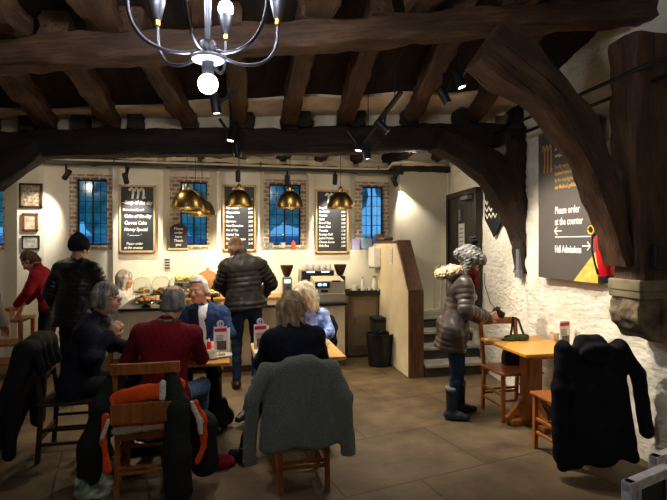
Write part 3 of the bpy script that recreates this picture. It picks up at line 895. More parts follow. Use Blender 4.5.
def wav(seed, f=10.0, n=5):
    """cheap smooth noise in 3-D, about +-1"""
    r = np.random.RandomState(seed); ks = r.normal(0, f, (n, 3)); ph = r.uniform(0, 6.28, n)
    def fn(X, Y, Z):
        o = 0
        for k, p in zip(ks, ph): o = o + np.sin(X * k[0] + Y * k[1] + Z * k[2] + p)
        return o / math.sqrt(n)
    return fn

# ------------------------------------------------------------------ people
SKINM = mat_attr('skin', 0.5)
HAIRM = {}
def hair_mat(name, c1, c2):
    return mat('hair_' + name, c1, 0.6, var=0.1, scale=26, stretch=(1, 1, 0.25), bump=0.8, col2=c2, spec=0.3)
def cloth(name, c1, c2=None, rough=0.85, scale=60, bump=0.25, **k):
    return mat('cloth_' + name, c1, rough, var=0.12, scale=scale, bump=bump, col2=c2, spec=0.2, **k)
STAND = dict(hip=(0, 0, .93), neck=(0, 0, 1.47), head=(0, .03, 1.63), sh=.185, elbL=(-.25, -.03, 1.17), elbR=(.25, -.03, 1.17), wrL=(-.25, .1, .94), wrR=(.25, .1, .94),
             kneeL=(-.1, .02, .5), kneeR=(.1, .02, .5), ankL=(-.11, -.02, .09), ankR=(.11, -.02, .09), toeL=(-.2, 1), toeR=(.2, 1), look=(0, 1, 0))
SEAT = dict(hip=(0, 0, .55), neck=(0, .04, 1.09), head=(0, .08, 1.25), sh=.185, elbL=(-.25, .08, .82), elbR=(.25, .08, .82), wrL=(-.16, .32, .78), wrR=(.16, .32, .78),
            kneeL=(-.13, .43, .53), kneeR=(.13, .43, .53), ankL=(-.14, .42, .09), ankR=(.14, .42, .09), toeL=(-.15, 1), toeR=(.15, 1), look=(0, 1, 0))
def person(label, loc, rz, base, top, trousers, shoes, hair, skin=rgb(196, 146, 118), res=0.0075, fingers=True, puff=0.0, long=0.0, loose=0.0,
           collar=None, female=False, hips=1.0, girth=1.0, eyes=True, hairline=True, brows=(.12, .09, .07), beard=None, topname='jacket', bot='trousers', curl=0.5, sock=None, thumbs=1, group=None, rib=0.062, **pose):
    P = dict(base); P.update(pose)
    t = thing('person', label, 'person', loc, rz, group)
    g = {k: np.array(v, float) for k, v in P.items() if not np.isscalar(v)}
    hip, neck, head = g['hip'], g['neck'], g['head']
    up = nrm(neck - hip)
    fwd = nrm(np.array(P.get('chestdir', (0, 1, 0)), float)); fwd = nrm(fwd - up * (fwd @ up)); rt = nrm(np.cross(fwd, up))
    pf = np.array((0, 1.0, 0)); pr = np.array((1.0, 0, 0))
    sw = P['sh']
    sd0 = P.get('drop', .07); shL = neck - up * sd0 - rt * sw; shR = neck - up * sd0 + rt * sw
    if 'shLo' in g: shL = shL + g['shLo']
    if 'shRo' in g: shR = shR + g['shRo']
    hL, hR = hip - pr * .09 * hips, hip + pr * .09 * hips
    look = nrm(g['look']); tilt = P.get('tilt', 0.0)
    F = frame_from(look)
    if tilt:
        r_, f_, u_ = F; F = np.array((r_ * math.cos(tilt) + u_ * math.sin(tilt), f_, u_ * math.cos(tilt) - r_ * math.sin(tilt)))
    H = lambda x, y, z: head + F[0] * x + F[1] * y + F[2] * z
    allp = np.array([hip, neck, head, shL, shR] + [g[k] for k in ('elbL', 'elbR', 'wrL', 'wrR', 'kneeL', 'kneeR', 'ankL', 'ankR')])
    lo = allp.min(0) - .28; hi = allp.max(0) + .24; lo[2] = max(lo[2], -0.01)
    flT = (fwd, .74)
    waist = hip * .62 + neck * .38; ch = hip * .27 + neck * .73
    def torso(s, e, pm=None):
        s.cap(hL, hR, .098 * hips + e, k=.03, flat=(pf, .95))
        s.cap(hip + up * .02, waist, .128 * girth + e, .122 * girth + e, k=.05, flat=flT, mod=pm)
        s.cap(waist, ch, .122 * girth + e, .13 * girth + e, k=.05, flat=flT, mod=pm)
        s.cap(ch - rt * .06, ch + rt * .06, .115 + e, k=.05, flat=flT)
        s.cap(shL + rt * .01, shR - rt * .01, .058 + e, k=.06)
        s.cap(neck - up * .03 - rt * .055, neck - up * .03 + rt * .055, .05 + e * .8, k=.04)
        if female: s.ell(ch + fwd * .085 - up * .05, (.12 + e * .5, .06 + e, .07), np.array((rt, fwd, up)), k=.04)
    def arm(s, S_, E_, W_, e, pm=None, end=1.0):
        s.cap(S_, E_, .052 + e, .044 + e, k=.03, mod=pm)
        s.cap(E_, E_ + (W_ - E_) * end, .043 + e, .031 + e, k=.02, mod=pm)
    def leg(s, h, k_, a, e, end=1.0):
        s.cap(h, k_, .082 + e, .056 + e, k=.03); s.cap(k_, k_ + (a - k_) * end, .054 + e, .040 + e, k=.02)
    # ---- body: head, neck, trunk, limbs and hands in one continuous surface
    s = SDF(lo, hi, res)
    torso(s, -.008)
    for S_, E_, W_ in ((shL, g['elbL'], g['wrL']), (shR, g['elbR'], g['wrR'])): arm(s, S_, E_, W_, -.006)
    for h, k_, a in ((hL, g['kneeL'], g['ankL']), (hR, g['kneeR'], g['ankR'])): leg(s, h, k_, a, -.01)
    for k_, tn in (('ankL', 'toeL'), ('ankR', 'toeR')):
        a = g[k_]; d_ = nrm(np.array((g[tn][0], g[tn][1], 0))); s.cap(a - (0, 0, .04), a + d_ * .13 - (0, 0, .055), .032, .024, k=.02)
    s.cap(neck - up * .03, H(0, -.015, -.06), .056, .052, k=.03)
    s.ell(H(0, -.012, .03), (.074, .094, .09), F, k=.0)
    s.ell(H(0, .022, -.045), (.058, .068, .076), F, k=.035)
    s.ell(H(0, .068, -.098), (.026, .022, .018), F, k=.03)
    s.cap(H(-.034, .078, .018), H(.034, .078, .018), .011, k=.016)
    for sx in (-1, 1):
        s.ell(H(sx * .042, .062, -.028), (.024, .022, .02), F, k=.025)
        s.ell(H(sx * .032, .102, -.002), (.017, .016, .012), F, k=.012, op='s')
        s.ell(H(sx * .078, -.008, -.012), (.011, .024, .032), F, k=.008)
    s.cap(H(0, .088, .004), H(0, .108, -.036), .008, .013, k=.012)
    s.cap(H(-.014, .094, -.038), H(.014, .094, -.038), .009, k=.008)
    s.cap(H(-.018, .086, -.062), H(.018, .086, -.062), .008, k=.006); s.cap(H(-.014, .084, -.074), H(.014, .084, -.074), .008, k=.006)
    for sd_, (E_, W_) in (('L', (g['elbL'], g['wrL'])), ('R', (g['elbR'], g['wrR']))):
        fd = nrm(np.array(P.get('hand' + sd_, W_ - E_), float)); pn = np.array(P.get('palm' + sd_, (0, 0, -1)), float)
        pn = nrm(pn - fd * (pn @ fd)); sdv = np.cross(fd, pn)
        th = sdv * (1 if sd_ == 'L' else -1) * thumbs
        if not fingers:
            s.cap(W_, W_ + fd * .10, .032, .026, k=.02, flat=(pn, .55)); continue
        cu = P.get('curl' + sd_, curl)
        for q, (off, ln) in enumerate(((.031, .072), (.0105, .082), (-.0105, .076), (-.030, .060))):
            kn = W_ + fd * .088 + th * off
            s.cap(W_ + fd * .012 + th * off * .55, kn, .016, .0125, k=.012)
            p0 = kn; a_ = cu * .5
            for seg, fr in enumerate((.45, .31, .24)):
                dv = fd * math.cos(a_) + pn * math.sin(a_)
                p1 = p0 + dv * ln * fr; s.cap(p0, p1, .0092 - .0006 * seg, .0088 - .0006 * seg, k=.003); p0 = p1; a_ += cu * .9
        b0 = W_ + fd * .028 + th * .026; b1 = b0 + nrm(fd * .6 + th * .75 + pn * .3) * .038; b2 = b1 + nrm(fd * .95 + th * .1 + pn * .35 * (1 + cu)) * .045
        s.cap(W_ + fd * .015 + th * .01, b1, .017, .0125, k=.01); s.cap(b1, b2, .0105, .009, k=.005)
    me = s.mesh('person_body')
    p = me_pos(me); q = (p - head) @ F.T
    sk = np.array(skin[:3]); cols = np.tile(sk, (len(p), 1))
    def blend(mask, c, f=1.0): cols[mask] = cols[mask] * (1 - f) + np.array(c[:3]) * f
    fr = q[:, 1] > .05
    blend(fr & (np.abs(q[:, 0]) < .024) & (np.abs(q[:, 2] + .068) < .011), (sk[0] * .75, sk[1] * .42, sk[2] * .42), .8)
    blend(fr & (np.abs(np.abs(q[:, 0]) - .045) < .018) & (np.abs(q[:, 2] + .03) < .018), (sk[0] * 1.05, sk[1] * .75, sk[2] * .72), .45)
    blend(fr & (np.abs(np.abs(q[:, 0]) - .034) < .019) & (np.abs(q[:, 2] - .020) < .006), brows, .8)
    if beard is not None:
        blend((q[:, 1] > .02) & (q[:, 2] < -.05) & (q[:, 2] > -.15) & ~((np.abs(q[:, 0]) < .022) & (np.abs(q[:, 2] + .068) < .008)) & (np.abs(q[:, 0]) < .075), beard, .85)
    set_col(me, cols)
    obj('body', me, SKINM, t)
    if eyes:
        ew = mat('eye_white', rgb(225, 222, 215), 0.2, var=0); ei = mat('eye_iris', rgb(52, 62, 70), 0.2, var=0)
        for sx in (-1, 1):
            a = MB(); a.sph(Vector(H(sx * .032, .078, -.001)), .0125, 12); e_ = a.build('eye', ew, t, smooth=True)
            a = MB(); a.sph(Vector(H(sx * .032, .086, -.001)), .0062, 10); a.build('iris', ei, e_, smooth=True)
    # ---- trousers
    hemz = P.get('hem', None)
    if trousers is not None:
        s = SDF((lo[0], lo[1], lo[2]), (hi[0], hi[1], hip[2] + .24), .010)
        s.cap(hL, hR, .102 * hips, k=.03, flat=(pf, 1)); s.cap(hip, hip + up * .12, .132 * girth, .12 * girth, k=.04, flat=flT)
        for h, k_, a in ((hL, g['kneeL'], g['ankL']), (hR, g['kneeR'], g['ankR'])): leg(s, h, k_, a, .010, .93)
        nz = wav(len(label), 26)
        s.disp(lambda X, Y, Z: .0035 * nz(X, Y, Z * 1.6))
        obj(bot, s.mesh(bot), trousers, t)
    # ---- top
    s = SDF(lo, hi, .009)
    e = .016 + loose
    pm = None
    if puff: pm = lambda L: puff * (np.abs(np.sin(L * PI / rib)) ** .6) - puff * .6
    torso(s, e, pm)
    if long:
        hem = hip - up * long if base is STAND else hip
        s.cap(ch - up * .08, hip + up * .02, .126 * girth + e, .132 * girth + e, k=.04, flat=flT, mod=pm)
        for sx in (-1, 1): s.cap(hip + up * .04 + pr * .06 * sx, hem - up * .16 + pr * .065 * sx, .118 * girth + e, .128 * girth + e, k=.05, mod=pm)
    for S_, E_, W_ in ((shL, g['elbL'], g['wrL']), (shR, g['elbR'], g['wrR'])): arm(s, S_, E_, W_, e * .85 + (.006 if puff else 0), pm, .96)
    cz = neck + up * (.045 if collar is None else collar)
    s.cap(neck - up * .02, cz, .062 + e * .3, .058 + e * .3, k=.02)
    s.cap(neck + up * .02, cz + up * .1, .052, .052, k=.004, op='s')
    bottom = hip - up * (long + .02) if base is STAND else hip - up * .09
    if base is STAND or P.get('cut', True):
        # cut the hem in the trunk only: keep sleeves that hang lower
        blk = SDF(lo, hi, .009)
        for S_, E_, W_ in ((shL, g['elbL'], g['wrL']), (shR, g['elbR'], g['wrR'])): arm(blk, S_, E_, W_, e * .85 + (.006 if puff else 0), pm, .96)
        s.plane(bottom, -up); s.d = np.minimum(s.d, blk.d)
    nz = wav(len(label) + 3, 17); nz2 = wav(len(label) + 5, 45)
    s.disp(lambda X, Y, Z: (.006 + loose * .15) * nz(X, Y, Z) + .002 * nz2(X, Y, Z))
    obj(topname, s.mesh(topname), top, t)
    # ---- shoes
    if shoes is not None:
        for k_, tn in (('ankL', 'toeL'), ('ankR', 'toeR')):
            a = g[k_]; d_ = nrm(np.array((g[tn][0], g[tn][1], 0))); zz = np.array((0, 0, 1.0)); sd_ = np.cross(d_, zz)
            s = SDF(a - (.2, .2, .12), a + (.2, .2, .25 if P.get('boot') else .1), .008)
            s.cap(a - d_ * .03 - zz * .045, a + d_ * .07 - zz * .045, .044, .046, k=.01, flat=(zz, .85)); s.cap(a + d_ * .06 - zz * .05, a + d_ * .14 - zz * .055, .046, .038, k=.02, flat=(zz, .8))
            s.cap(a - zz * .04, a + zz * (.2 if P.get('boot') else .025), .046, .052 if P.get('boot') else .044, k=.03)
            s.plane(a - zz * .088, -zz); s.plane(a + zz * (.2 if P.get('boot') else .03), zz)
            obj('shoe', s.mesh('shoe'), shoes, t)
    # ---- hair
    if hair is not None:
        style, hm = hair[0], hair[1]; amp = hair[2] if len(hair) > 2 else .004
        m_ = .16 if style in ('short', 'crop', 'bald') else .24
        s = SDF(head - m_, head + m_, .006)
        if style in ('short', 'crop', 'bald'):
            th_ = {'short': .014, 'crop': .005, 'bald': .006}[style]
            s.ell(H(0, -.016, .032), (.076 + th_, .094 + th_, .09 + th_), F)
            s.cap(H(-.045, -.055, -.035), H(.045, -.055, -.035), .042 + th_, k=.03)
            s.box(H(0, .115, -.012), (.2, .083, .098), F, .02, .01, 's')       # face
            s.box(H(0, .08, -.13), (.2, .15, .085), F, .02, .01, 's')         # below the ears
            for sx in (-1, 1): s.ell(H(sx * .088, .004, -.02), (.02, .03, .036), F, op='s', k=.008)
            if style == 'bald': s.ell(H(0, -.045, .125), (.05, .052, .035), F, op='s', k=.012)
            s.plane(H(0, .088, .05), F[1] * .8 - F[2] * .35)
        elif style in ('bob', 'full'):
            th_ = .016 if style == 'bob' else .014
            s.ell(H(0, -.018, .034), (.078 + th_, .094 + th_, .09 + th_), F)
            dn = -.045 if style == 'full' else -.12
            for a_ in (-1, -.5, 0, .5, 1):
                an = a_ * 1.75; s.cap(H(math.sin(an) * .085, -math.cos(an) * .085 - .005, .03), H(math.sin(an) * .088, -math.cos(an) * .082 - .012, dn), .033 if style == 'bob' else .032, .030, k=.03)
            if style == 'full': s.box(H(0, .10, -.06), (.2, .075, .095), F, .02, .01, 's')
            s.ell(H(0, .105, -.06), (.058, .07, .105), F, op='s', k=.012)
            s.ell(H(0, .03, -.06), (.057, .09, .10), F, op='s', k=.01)
        elif style == 'curly':
            s.ell(H(0, -.02, .035), (.108, .122, .112), F)
            for a_ in (-1, -.6, -.2, .2, .6, 1):
                an = a_ * 1.9; s.cap(H(math.sin(an) * .092, -math.cos(an) * .09 - .01, .02), H(math.sin(an) * .105, -math.cos(an) * .095 - .01, -.13), .045, .036, k=.03)
            s.ell(H(0, .11, -.05), (.056, .075, .095), F, op='s', k=.012); s.ell(H(0, .03, -.07), (.055, .09, .10), F, op='s', k=.01)
        n1 = wav(len(label) + 9, 60 if style == 'curly' else 38, 6); n2 = wav(len(label) + 21, 150, 6)
        s.disp(lambda X, Y, Z: amp * n1(X, Y, Z * .5) + amp * .5 * n2(X, Y, Z * .35))
        obj('hair', s.mesh('hair'), hm, t)
    g['_torso'] = (torso, e, lo, hi, hip, neck)
    return t, H, F, g
def glasses(t, H, col=None):
    a = MB(); m_ = col or BLACK
    for sx in (-1, 1):
        a.tube([Vector(H(sx * .033 + .022 * math.cos(k * PI / 8), .104, -.002 + .017 * math.sin(k * PI / 8))) for k in range(17)], .0022, 6)
        a.tube([Vector(H(sx * .055, .102, .002)), Vector(H(sx * .078, .04, .004)), Vector(H(sx * .082, -.012, .002))], .002, 6)
    a.tube([Vector(H(-.012, .108, .002)), Vector(H(.012, .108, .002))], .002, 6)
    a.build('glasses', m_, t, smooth=True)

def front_panel(t, g, m, name, z0, z1, w0, w1, dx0=0.0, dx1=0.0, extra=.006, seed=4):
    """garment seen at the front of the chest: follows the trunk between z0 and z1 (fractions hip to neck), half width w0 to w1"""
    torso, e, lo, hi, hip, neck = g['_torso']
    s = SDF(lo, hi, .0075); torso(s, e + extra)
    X = s.ax[0][:, None, None]; Y = s.ax[1][None, :, None]; Z = s.ax[2][None, None, :]
    f = np.clip(((Z - hip[2]) / (neck[2] - hip[2]) - z0) / (z1 - z0), 0, 1)
    cx = hip[0] + (neck[0] - hip[0]) * f + dx0 + (dx1 - dx0) * f
    s.d = np.maximum(s.d, (np.abs(X - cx) - (w0 + (w1 - w0) * f)).astype(np.float32))
    s.plane(hip * (1 - z0) + neck * z0, (0, 0, -1)); s.plane(hip * (1 - z1) + neck * z1, (0, 0, 1)); s.plane((hip + neck) / 2, (0, -1, 0))
    g1 = wav(seed, 26); s.disp(lambda X, Y, Z: .003 * g1(X, Y, Z)); obj(name, s.mesh(name), m, t)
# ------------------------------------------------------------------ stairs, boarded panel, wall things
OAK = mat('oak_frame', rgb(198, 164, 116), 0.5, var=0.12, scale=5, stretch=(8, 8, 1), bump=0.1)
BROWN = mat('brown_board', rgb(84, 54, 32), 0.5, var=0.2, scale=4, stretch=(10, 10, 1), bump=0.15)
CREAM = mat('cream_boards', rgb(222, 208, 176), 0.55, var=0.05, scale=3, bump=0.05)
SLATE = mat('slate_paint', rgb(46, 48, 50), 0.5, var=0.2, scale=3, detail=6)
CHALK = mat('chalk', rgb(236, 236, 232), 0.9, var=0.08, scale=40)
STEELB = mat('brushed_steel', rgb(150, 146, 138), 0.32, metal=0.9, var=0.08, scale=30, stretch=(1, 1, 12))
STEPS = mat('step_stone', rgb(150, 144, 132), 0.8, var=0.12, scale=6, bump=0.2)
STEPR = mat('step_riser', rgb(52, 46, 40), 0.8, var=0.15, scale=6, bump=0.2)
def thin_glass():
    m = bpy.data.materials.new('clear_glass'); m.use_nodes = True
    N = m.node_tree.nodes; L = m.node_tree.links
    for n in list(N): N.remove(n)
    out = N.new('ShaderNodeOutputMaterial'); tr = N.new('ShaderNodeBsdfTransparent'); tr.inputs['Color'].default_value = (.93, .95, .95, 1)
    gl = N.new('ShaderNodeBsdfGlossy'); gl.inputs['Roughness'].default_value = .05
    lw = N.new('ShaderNodeLayerWeight'); lw.inputs['Blend'].default_value = .10
    mx = N.new('ShaderNodeMixShader'); ml = N.new('ShaderNodeMath'); ml.operation = 'MULTIPLY'; ml.inputs[1].default_value = .3; L.new(lw.outputs['Fresnel'], ml.inputs[0]); L.new(ml.outputs[0], mx.inputs[0]); L.new(tr.outputs[0], mx.inputs[1]); L.new(gl.outputs[0], mx.inputs[2]); L.new(mx.outputs[0], out.inputs[0])
    return m
CLEAR = thin_glass()
CERAM = mat('white_china', rgb(228, 224, 214), 0.25, var=0.03, spec=0.5)
def wx(y): return XR + 0.03 + (y - 4.72) * (XL1 - XR - 0.03) / (YL - 4.72)
st = thing('staircase', 'short flight of worn pale steps with dark risers rising to the dark door', 'stairs', (2.8, 5.74, 0))
for k in range(4):
    y0 = 5.74 + 0.265 * k; z = 0.16 * (k + 1); y1 = 7.29 if k == 3 else y0 + 0.30
    x1 = wx(y0 + .1) - 0.03
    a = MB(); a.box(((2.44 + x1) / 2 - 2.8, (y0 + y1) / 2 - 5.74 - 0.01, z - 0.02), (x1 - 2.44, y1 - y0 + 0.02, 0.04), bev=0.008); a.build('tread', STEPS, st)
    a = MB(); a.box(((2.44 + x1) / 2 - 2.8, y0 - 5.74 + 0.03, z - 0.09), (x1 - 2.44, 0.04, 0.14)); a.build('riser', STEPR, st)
pn = thing('stair_panel', 'cream boarded stair side with a sloping brown cap board', 'panel', (2.33, 5.75, 0))
prof = [(0.05, 0), (0.05, 1.06), (0.47, 1.68), (1.52, 1.68), (1.52, 0)]
a = MB(); a.prism([(-0.085, y, z) for y, z in prof], (0.165, 0, 0)); a.build('infill', CREAM, pn)
a = MB()
k = 0
yy = 0.055
while yy < 1.5:
    zt = 1.06 + (min(yy, 0.47) - 0.05) / 0.42 * 0.62 if yy < 0.47 else 1.68
    a.box((-0.089, yy + 0.027, zt / 2), (0.010, 0.047, zt - 0.004), bev=0.003); yy += 0.053
a.build('beadboard', CREAM, pn)
a = MB(); a.box((0, 0.03, 0.54), (0.19, 0.045, 1.08)); a.build('end_post', BROWN, pn)
a = MB(); a.bar((0, 0.03, 1.08), (0, 0.475, 1.715), 0.19, 0.04); a.build('cap_board', BROWN, pn)
a = MB(); a.box((0, 1.0, 1.70), (0.19, 1.06, 0.035)); a.build('top_board', BROWN, pn)
a = MB()
hx = oy(441, 285, 6.9).x
for dx in (-0.05, 0.06): a.cyl((hx + dx, 7.02, 0.64), (hx + dx, 7.02, 1.30 + dx), 0.014, seg=10)
o = thing('handrail', 'thin pale handrail standing on the stair landing', 'handrail', (0, 0, 0)); a.build('rail_post', mat('pale_rail', rgb(190, 180, 155), .5, var=.05), o)
a = MB(); a.tube([(hx - .05, 7.02, 1.25), (hx - .04, 7.02, 1.30), (hx + .02, 7.02, 1.33), (hx + .06, 7.02, 1.36)], 0.014, 8); a.build('rail', _mats['pale_rail'], o, smooth=True)
px_ = oy(452, 200, 7.2).x
px_ -= .06; a = MB(); a.tube([(px_ - .02, 7.18, 0.64), (px_ - .02, 7.18, 2.2), (px_ - .02, 7.18, 2.78)], 0.018, 8)
for z in (1.2, 2.35): a.box((px_ - .02, 7.2, z), (0.10, 0.03, 0.03))
tag(a.build('pipe', _mats['cream_pipe'], smooth=False), 'cream upright pipe in the corner of the stair landing', 'pipe')
# the dark door on the canted wall
def canted(y): return Vector((wx(y), y, 0))
cd = (Vector((CB[0], CB[1], 0)) - Vector((CA[0], CA[1], 0))).normalized(); cang = math.atan2(cd.y, cd.x) - PI / 2
yd0, yd1 = 6.08, 7.0
t = thing('door_1', 'dark boarded door with a white notice at the head of the stairs', 'door', canted((yd0 + yd1) / 2) + Vector((-0.05, 0, 0.64)), cang, kind='structure')
DK = mat('dark_door', rgb(38, 28, 22), 0.5, var=0.2, scale=4, stretch=(1, 10, 1), bump=0.2)
a = MB()
for k in range(6): a.box((0, -0.45 + 0.18 * k, 0.86), (0.04, 0.174, 1.72), bev=0.004)
a.build('door_leaf', DK, t)
a = MB()
for y in (-0.57, 0.57): a.box((-0.01, y, 0.88), (0.08, 0.07, 1.80))
a.box((-0.01, 0, 1.76), (0.08, 1.2, 0.07)); a.build('door_frame', DK, t)
a = MB(); a.box((-0.03, -0.02, 1.05), (0.006, 0.22, 0.55)); a.build('notice', mat('paper', rgb(214, 210, 200), .8, var=.03), t)
a = MB()
for k in range(7): a.box((-0.034, -0.02, 1.25 - k * 0.06), (0.003, 0.13 + 0.02 * (k % 3), 0.012))
a.build('print', mat('ink', (0.03, 0.03, 0.03), .8, var=0), t)
a = MB(); a.box((-0.035, 0.02, 1.45), (0.03, 0.09, 0.16), bev=0.005); a.build('lock_box', mat('grey_box', rgb(105, 105, 108), .5, var=.05), t)
a = MB(); a.box((-0.05, -0.25, 1.68), (0.07, 0.28, 0.06), bev=0.006); a.build('door_closer', mat('grey_box', rgb(105, 105, 108), .5), t)
# pennant with pale zigzags
yb0, yb1 = 5.24, 5.80
def cw(y, z, off=0.02): p = canted(y); return Vector((p.x - off, y, z))
t = thing('pennant', 'black pointed pennant with pale wavy stripes on the stone wall', 'banner', cw(5.52, 2.1, 0.04))
o_ = t.location
BLKC = cloth('pennant', (0.012, 0.013, 0.013)); ZIG = cloth('zigzag', rgb(205, 196, 168))
poly = [(yb0, 2.0), (5.52, 1.76), (yb1, 2.0), (yb1, 2.72), (yb0, 2.72)]
a = MB(); a.prism([cw(y, z, .04) - o_ for y, z in poly], (0.008, 0, 0)); a.build('cloth', BLKC, t)
a = MB()
for zc, yi in ((2.03, .02), (2.12, .0), (2.21, 0)):
    pts = [(yb0 + .02 + yi + (yb1 - yb0 - .04 - 2 * yi) * k / 20, zc + 0.026 * math.sin(k * PI * 0.42)) for k in range(21)]
    for (y0, z0), (y1, z1) in zip(pts, pts[1:]):
        a.prism([cw(y0, z0 - .012, .044) - o_, cw(y1, z1 - .012, .044) - o_, cw(y1, z1 + .012, .044) - o_, cw(y0, z0 + .012, .044) - o_], (0.004, 0, 0))
a.build('zigzag', ZIG, t)
a = MB(); pts = [cw(5.60 - 0.08 * math.cos(k * .5) , 2.42 + 0.09 * math.sin(k * .5), .046) - o_ for k in range(8)]
a.tube(pts, 0.01, 6); a.build('emblem', ZIG, t)
a = MB(); a.cyl(cw(yb0 - .03, 2.73, .04) - o_, cw(yb1 + .03, 2.73, .04) - o_, .012, seg=10); a.build('hanging_rod', BLACK, t)
t = thing('wall_bracket', 'small grey metal bracket at the foot of the dark post', 'bracket', cw(4.80, 1.50, .06))
a = MB(); a.box((0, 0, 0), (0.08, 0.05, 0.24), bev=.005); a.build('plate', mat('grey_box', rgb(105, 105, 108), .5), t)
a = MB(); a.box((-.02, 0.0, -0.15), (0.05, 0.09, 0.08), bev=.005); a.build('hook', mat('grey_box', rgb(105, 105, 108), .5), t)

# ---- menu boards
def emblem(cx, z, w, h, y, tk):
    """blackletter style m of three arches: list of prism quads in x-z"""
    out = []
    def stroke(pts, th):
        for (x0, z0), (x1, z1) in zip(pts, pts[1:]):
            d = Vector((x1 - x0, 0, z1 - z0)); n = Vector((-d.z, 0, d.x)).normalized() * th / 2
            e = d.normalized() * th * .25
            P, Q = Vector((cx + x0, y, z + z0)) - e, Vector((cx + x1, y, z + z1)) + e
            out.append([P - n, Q - n, Q + n, P + n])
    th = w * tk
    for k in range(3):
        x = -w / 2 + w * (.12 + .30 * k)
        stroke([(x - w * .12, h * .28), (x - w * .02, h * .46), (x + w * .08, h * .36), (x + w * .10, h * .0), (x + w * .05, -h * .44)] + ([(x + w * .16, -h * .34)] if k == 2 else []), th)
    return out
def board(name, label, px0, px1, py0, py1, logo, lines, strip=None):
    P, Q = oy(px0, py0, YP - 0.03), oy(px1, py1, YP - 0.03)
    cx = (P.x + Q.x) / 2; w = Q.x - P.x; h = P.z - Q.z; zc = (P.z + Q.z) / 2
    t = thing(name, label, 'menu board', (cx, YP - 0.028, zc))
    a = MB()
    for sx in (-1, 1): a.box((sx * (w / 2 - .014), 0, 0), (0.028, 0.035, h), bev=.004)
    for sz in (-1, 1): a.box((0, 0, sz * (h / 2 - .014)), (w, 0.035, 0.028), bev=.004)
    a.build('frame', OAK, t)
    a = MB(); a.box((0, 0.006, 0), (w - .04, 0.012, h - .04)); a.build('slate', SLATE, t)
    mes = []
    for x, z, size, txt, al in lines:
        mes.append(text_mesh(txt, size, CHALK, t, loc=(x * w, -0.0012, z * h), align=al, shear=0.18, width=(.80 if logo and strip else .88), bold=.0012))
    join_meshes('lettering', mes, CHALK, t)
    if logo:
        a = MB()
        for qd in emblem(logo[0] * w, logo[1] * h, logo[2], logo[3], -0.0012, .13): a.prism(qd, (0, 0.001, 0))
        a.build('emblem', CHALK, t)
    if strip:
        a = MB(); a.box((-.01, -.008, strip[0] * h), (w * .98, 0.008, strip[1] * h)); s_ = a.build('cover_strip', SLATE, t)
        me = text_mesh('Butternut Squash', .042, CHALK, s_, loc=(-.20, -.0135, strip[0] * h - .015), shear=.18)
        obj('lettering', me, CHALK, s_)
    return t
board('chalkboard', 'oak framed chalkboard of specials behind the man in the black beanie', 119, 155.5, 184.5, 252.5, (0.02, .375, .24, .16),
      [(-.42, .215, .075, '~Soup of the day', 'LEFT'), (-.36, .015, .072, 'Cake of the day', 'LEFT'), (-.36, -.085, .075, 'Carrot Cake', 'LEFT'), (-.36, -.18, .07, 'Honey Special', 'LEFT'),
       (-.28, -.26, .05, '* ~~~~~~ *', 'LEFT'), (-.30, -.385, .055, 'Please order', 'LEFT'), (-.36, -.445, .055, 'at the counter', 'LEFT')], strip=(.135, .10))
words = ['Americano', 'Latte', 'Flat White', 'Cappuccino', 'Mocha', 'Espresso', 'Hot Chocolate', 'Pot of Tea', 'Herbal Tea', 'Toasted Teacake', 'Scone & Jam', 'Fruit Scone']
prices = ['2.80', '3.00', '2.95', '3.00', '3.20', '2.20', '3.20', '2.30', '2.50', '3.10', '3.40', '2.90']
L2 = []
for i in range(11):
    z = .27 - i * .067
    L2 += [(-.40, z, .048, words[i % 12], 'LEFT'), (.40, z, .044, prices[i % 12], 'RIGHT')]
board('chalkboard', 'oak framed chalkboard behind the man in the quilted jacket', 222.5, 256, 184.5, 251, (0.0, .395, .20, .13), L2)
L3 = []
w3 = ['Soup & Bread', 'Sandwich', 'Toastie', 'Salad', 'Pot of Tea', 'Extra Shot', 'Teacake', 'Sausage Roll', 'Jacket Potato', 'Cheese Scone', 'Kids Box']
for i in range(11):
    z = .20 - i * .060
    L3 += [(-.40, z, .05, w3[i], 'LEFT'), (.40, z, .044, prices[(i + 3) % 12], 'RIGHT')]
board('chalkboard', 'oak framed price board beside the stairs', 315.5, 348.5, 189.5, 253, (0.02, .37, .23, .15), L3)
# little arched slate standing on the ledge
P = oy(178, 250, 7.60)
t = thing('chalkboard', 'small arched black chalkboard standing on the ledge', 'menu board', (P.x, 7.66, 1.576), rot=(R(-6), 0, 0))
hw = .125; arch = [(-hw, .03), (hw, .03), (hw, .33)] + [(hw * math.cos(q) * (0.86 if 0 < q < PI else 1), .35 + .05 * math.sin(q)) for q in [PI * k / 8 for k in range(1, 8)]] + [(-hw, .33)]
a = MB(); a.prism([(x, 0, z) for x, z in arch], (0, .018, 0)); a.build('slate', SLATE, t)
a = MB(); a.box((0, 0, .015), (.29, .07, .03), bev=.004); a.build('base', OAK, t)
join_meshes('lettering', [text_mesh(tx, .052, CHALK, t, loc=(0, -.001, z), align='CENTER', bold=.0015) for tx, z in (('Please', .31), ('order', .25), ('here', .19), ('Thank', .13), ('you', .07))], CHALK, t)

